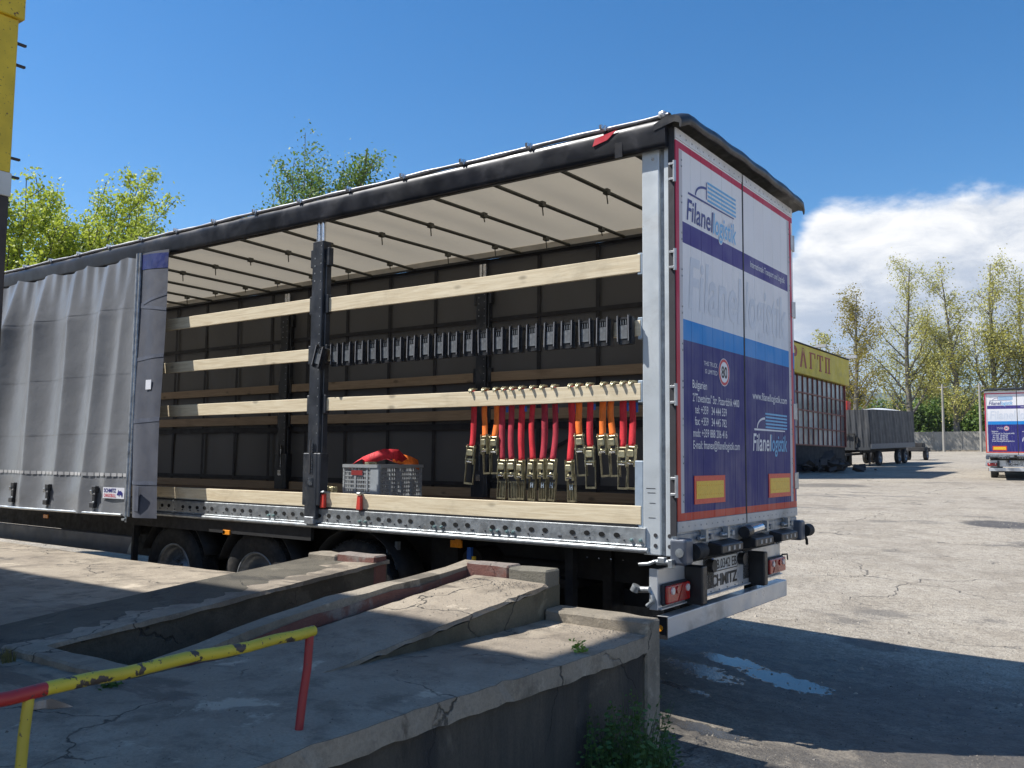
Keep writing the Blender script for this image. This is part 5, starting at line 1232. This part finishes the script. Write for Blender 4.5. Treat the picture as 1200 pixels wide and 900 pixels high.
def tree(name, label, loc, h, spread, seed, leafm, bark, nb=16, leaves=7000, ls=.2, tr=.32, upright=.8, start=.22, group=None, dens=1.0):
    r = random.Random(seed); Tn = thing(name, label, 'tree', loc, r.uniform(0,6), group)
    tk = MB(); cr_ = MB(); sites = []
    def limb(p0, d, L, r0, depth):
        pts = [p0]; d = d.normalized(); p = p0.copy(); n = max(4, int(L/.9)); rs = [r0]
        for i in range(n):
            q_ = .07 if depth == 0 else .16; d = (d + Vector((r.uniform(-q_,q_), r.uniform(-q_,q_), r.uniform(-.02,.14)*upright + (.15 if depth == 0 else 0)))).normalized(); p = p + d*(L/n); pts.append(p.copy()); rs.append(max(.012, r0*(1-(i+1)/n*.88)))
            if depth > 0:
                t = (i+1)/n; sites.append((p.copy(), d.copy(), .35+.5*(1-t)))
        tk.tube(pts, rs, 8 if depth == 0 else (6 if depth == 1 else 4), caps=False)
        if depth < 3:
            k = nb if depth == 0 else (max(4, int(L*1.3)) if depth == 1 else max(2, int(L*1.4)))
            for j in range(k):
                t = (start if depth == 0 else .2) + (1-(start if depth == 0 else .2))*(j+r.random()*.8)/k
                idx = min(len(pts)-1, max(1, int(t*(len(pts)-1)))); a = r.uniform(0, 6.283); el = R(r.uniform(28, 58) if depth == 0 else r.uniform(25, 60))
                base = (pts[idx]-pts[idx-1]).normalized(); o1 = base.orthogonal().normalized(); o2 = base.cross(o1)
                dd = base*math.cos(el)+(o1*math.cos(a)+o2*math.sin(a))*math.sin(el)
                LL = (spread*(1.25-.85*t)*r.uniform(.75,1.2)/math.sin(el)*.75) if depth == 0 else L*r.uniform(.25,.5)*(1.15-.6*t)
                if LL < .35: continue
                limb(pts[idx], dd, LL, rs[idx]*(.5 if depth == 0 else .55), depth+1)
    limb(Vector((0,0,-.3)), Vector((r.uniform(-.04,.04), r.uniform(-.04,.04), 1)), h, h*.017+.06, 0)
    tk.build('trunk', bark, Tn, fix=False)
    vs = []; fs = []; ns = len(sites)
    for i in range(leaves):
        p, d, w = sites[int(r.random()*ns) % ns]
        c = p + Vector((r.gauss(0,1), r.gauss(0,1), r.gauss(0,1)))*tr
        s_ = ls*r.uniform(.55,1.25); a = Vector((r.gauss(0,1), r.gauss(0,1), r.gauss(0,1))).normalized(); b2 = a.orthogonal().normalized()
        if r.random() < .5: b2 = a.cross(b2)
        o = len(vs); vs += [c-a*s_*.5, c-b2*s_*.32, c+a*s_*.5, c+b2*s_*.32]; fs.append((o, o+1, o+2, o+3))
    cr_.add(vs, fs, False); cr_.build('crown', leafm, Tn, fix=False)
    zs = sorted(v.z for v in vs); k_ = h/zs[int(len(zs)*.9985)]; Tn.scale = (k_, k_, k_)
    return Tn
def pt(pxx, D):  # horizontal direction through a photo column, at ground distance D
    d = _f + _r2*((pxx-600)/1038.68); k = D/math.hypot(d.x, d.y); return 2.5908+d.x*k, -5.5287+d.y*k
POP = [(1000, 112, 19.9, 5.6, 'yellowest poplar, leftmost of the row beyond the boundary wall'),
       (1066, 118, 24.0, 6.4, 'tall poplar rising just right of the tarpaulin trailer'),
       (1119, 117, 22.4, 6.0, 'broad poplar between the tarpaulin trailer and the parked truck'),
       (1164, 119, 23.3, 6.0, 'tall poplar rising behind the parked truck'),
       (1204, 118, 21.5, 5.6, 'poplar at the right edge behind the parked truck'),
       (1092, 132, 17.5, 5.6, 'farther lower poplar between the two tall ones above the wall')]
for i, (pxx, D, h, sp, lb) in enumerate(POP):
    x, y = pt(pxx, D); tree('poplar_tree', lb, (x, y, gzf(x,y)), h, sp, 40+i*3, m_pop if i else leafmat('yellow_poplar_leaf', (.17,.15,.02), (.42,.34,.05)), m_bark, nb=22, leaves=9200 if i else 10500, ls=.25, tr=.55, upright=1.1, start=.16, group='poplars beyond the boundary wall')
x, y = pt(958, 122); tree('poplar_tree', 'low poplar spreading over the workshop fascia', (x, y, gzf(x,y)), 15.5, 4.8, 77, m_pop, m_bark, nb=14, leaves=3500, ls=.32, tr=.4, group='poplars beyond the boundary wall')
x, y = pt(75, 27); tree('maple_tree', 'lime green spring tree behind the trailer roof at left', (x, y, 0), 9.4, 4.6, 15, m_lime, m_barkd, nb=30, leaves=34000, ls=.12, tr=.14, upright=2.2, start=.3)
x, y = pt(150, 29); tree('maple_tree', 'smaller lime green tree right of the big one behind the roof', (x, y, 0), 9.0, 3.4, 18, m_lime, m_barkd, nb=26, leaves=22000, ls=.12, tr=.15, upright=2.2, start=.3)
x, y = pt(20, 26); tree('maple_tree', 'lime green tree behind the roof beside the yellow column', (x, y, 0), 8.6, 3.4, 29, m_lime, m_barkd, nb=24, leaves=17000, ls=.12, tr=.16, upright=2.2, start=.3)
x, y = pt(330, 33); tree('birch_tree', 'fresh green feathery tree crown left of the pair above the roof', (x, y, 0), 13.0, 4.8, 22, m_green, m_bark, nb=26, leaves=15000, ls=.13, tr=.24, upright=1.4, start=.45)
x, y = pt(418, 33); tree('birch_tree', 'narrow fresh green tree crown, right one of the pair above the roof', (x, y, 0), 12.9, 2.3, 25, m_green, m_bark, nb=22, leaves=5000, ls=.13, tr=.2, start=.5)
# bushes in front of the far wall's trees
def bush(name, label, loc, rx, ry, h, seed, m, n, ls, cat='bush', stems=8, group=None):
    r = random.Random(seed); B = thing(name, label, cat, loc, 0, group); vs = []; fs = []; lob = [(r.uniform(-.6,.6)*rx, r.uniform(-.6,.6)*ry, r.uniform(.35,.8)*h, r.uniform(.3,.5)) for _ in range(9)]
    for i in range(n):
        L = lob[int(r.random()*9)]; v = Vector((r.gauss(0,1), r.gauss(0,1), r.gauss(0,1))).normalized()*(r.random()**.4)
        c = Vector((L[0]+v.x*rx*L[3], L[1]+v.y*ry*L[3], max(.02, L[2]+v.z*h*L[3]*.9)))
        s_ = ls*r.uniform(.5,1.3); a = Vector((r.gauss(0,1), r.gauss(0,1), r.gauss(0,1))).normalized(); b2 = a.orthogonal().normalized(); o = len(vs)
        vs += [c-a*s_*.5, c-b2*s_*.3, c+a*s_*.5, c+b2*s_*.3]; fs.append((o,o+1,o+2,o+3))
    MB().add(vs, fs).build('foliage', m, B, fix=False)
    st = MB()
    for i in range(stems): L = lob[i % 9]; st.tube([(L[0]*.2, L[1]*.2, -.05), (L[0]*.6, L[1]*.6, L[2]*.5), (L[0], L[1], L[2])], [.02*h*.5,.014*h*.5,.006*h*.5], 5)
    st.build('stem', m_barkd, B, fix=False); return B
for i, (pxx, D, rx, h) in enumerate(((1088,125,4.5,6.0),(1108,128,5,7.0),(1135,126,5,6.6),(1160,128,5,6.2),(1190,127,5,6.4),(1050,126,5,6.0),(1010,128,6,6.4))):
    x, y = pt(pxx, D); bush('hedge_shrub', ['bright green shrub just right of the tall poplar trunk','dense green shrub behind the left lamp pole','dark green shrub left of the parked truck','green shrub mostly hidden behind the parked truck','green shrub behind the right half of the parked truck','green shrub showing over the tarpaulin trailer roof','green shrub behind the red container'][i], (x, y, gzf(x,y)), rx, 2.5, h, 60+i, m_green if i % 2 == 0 else m_bush, 5200, .42, group='shrubs behind the boundary wall')
for i, (pxx, D) in enumerate(((1104, 111), (1147.5, 111))):
    x, y = pt(pxx, D); lpz = thing('utility_pole', ['pale concrete pole right of the tall poplar','pale concrete pole beside the parked truck'][i], 'pole', (x, y, gzf(x,y)), 0, 'concrete poles behind the wall'); MB().cyl((0,0,-.5),(0,0,7.6),.16,10,r2=.1).build('shaft', m_wallc, lpz); MB().box(-.5,.5,-.05,.05,7.2,7.3).build('crossarm', m_wallc, lpz)
# weeds at the dock wall and small plants
def weed(name, label, loc, h, n, seed, spread, m=m_weed, lw=.012, leafy=True):
    r = random.Random(seed); B = thing(name, label, 'plant', loc); st = MB(); vs = []; fs = []
    for i in range(n):
        a = r.uniform(0, 6.28); rd = r.random()**.6*spread; bx, by = rd*math.cos(a), rd*math.sin(a); hh = h*r.uniform(.4,1)*(1-.4*rd/spread); le = Vector((r.uniform(-.25,.25), r.uniform(-.25,.25), 0))*hh
        pts = [Vector((bx,by,-.03)), Vector((bx,by,0))+le*.3+Vector((0,0,hh*.5)), Vector((bx,by,hh))+le]
        st.tube(pts, [.003,.002,.001], 4, caps=False)
        if leafy:
            for k in range(16):
                t = r.uniform(.15, 1); c = pts[0].lerp(pts[2], t)+Vector((r.gauss(0,.02), r.gauss(0,.02), r.gauss(0,.015))); s_ = lw*r.uniform(1.2,3.2); aa = Vector((r.gauss(0,1), r.gauss(0,1), r.uniform(-.2,.6))).normalized(); b2 = aa.orthogonal().normalized(); o = len(vs); vs += [c, c+aa*s_*.5-b2*s_*.3, c+aa*s_, c+aa*s_*.5+b2*s_*.3]; fs.append((o,o+1,o+2,o+3))
        else:
            w = Vector((math.cos(a+1.5), math.sin(a+1.5), 0))*lw*.5; o = len(vs); vs += [pts[0]-w, pts[0]+w, pts[1]+w*.7, pts[1]-w*.7, pts[2]]; fs += [(o,o+1,o+2,o+3),(o+3,o+2,o+4)]
    MB().add(vs, fs).build('foliage', m, B, fix=False); st.build('stem', m, B, fix=False); return B
weed('weed_bush', 'dark green leafy weeds growing against the damp dock wall', (.24, -1.15, gz(.3,-1.25)), .68, 150, 5, .25)
weed('weed_bush', 'thin weeds beside the dock corner', (.22, -.78, gz(.2,-.8)), .30, 40, 6, .14)
weed('weed_bush', 'small leafy weeds at the lower edge of the photograph under the dock wall', (.42, -1.75, gz(.4,-1.75)), .34, 80, 8, .24)
weed('plant_sprig', 'small bright green sprig on the edge of the low dock slab', (-.02, -1.22, .535), .09, 3, 12, .015, leafmat('bright_leaf', (.16,.26,.03), (.30,.42,.08)), .013)
weed('grass_tuft', 'yellowish grass tuft in a crack at the corner of the pit kerb', (-2.2, -3.26, .53), .10, 40, 13, .04, leafmat('dry_grass', (.16,.15,.05), (.28,.25,.09)), .006, False)
weed('grass_tuft', 'small weed in the joint beside the dock puddle', (-1.28, -3.25, .54), .04, 10, 14, .03, m_weed, .010)

# ------------------------------------------------------------------ hills
def m_hill_make():
    m, nt, b, vec, o = newmat('wooded_hills'); n = noise(nt, vec, .012, 6, .65)
    lk(nt, mixc(nt, mapr(nt, n, .35, .65), (.035,.055,.03), (.09,.11,.06)), b.inputs['Base Color']); b.inputs['Roughness'].default_value = .9; return m
m_hill = m_hill_make(); rh = random.Random(2)
from mathutils import noise as mn
def hillf(u, v):
    a = R(-75 + 150*u); D = 2500 + 1500*v; base = 75+.0*D
    hgt = (abs(math.sin(math.pi*v))**.8)*(110+60*mn.noise(Vector((u*6,v*2,0)))+40*mn.noise(Vector((u*17,v*5,3)))+10*mn.noise(Vector((u*70,v*20,3))))
    return (D*math.sin(a), D*math.cos(a), 95+hgt)
tag(MB().grid(hillf, 260, 24).build('hills', m_hill, fix=False), kind='structure')

# ------------------------------------------------------------------ haze
hm = bpy.data.materials.new('air_haze'); hm.use_nodes = True; ht = hm.node_tree; ht.nodes.clear()
ho = nd(ht, 'ShaderNodeOutputMaterial'); hv = nd(ht, 'ShaderNodeVolumePrincipled'); lk(ht, hv.outputs[0], ho.inputs['Volume'])
hv.inputs['Color'].default_value = (.70, .82, 1.0, 1); hv.inputs['Density'].default_value = .00011; hv.inputs['Anisotropy'].default_value = .2
hz = MB().box(-4600, 4600, -4600, 4600, -3, 330).build('haze', hm); tag(hz, kind='stuff')
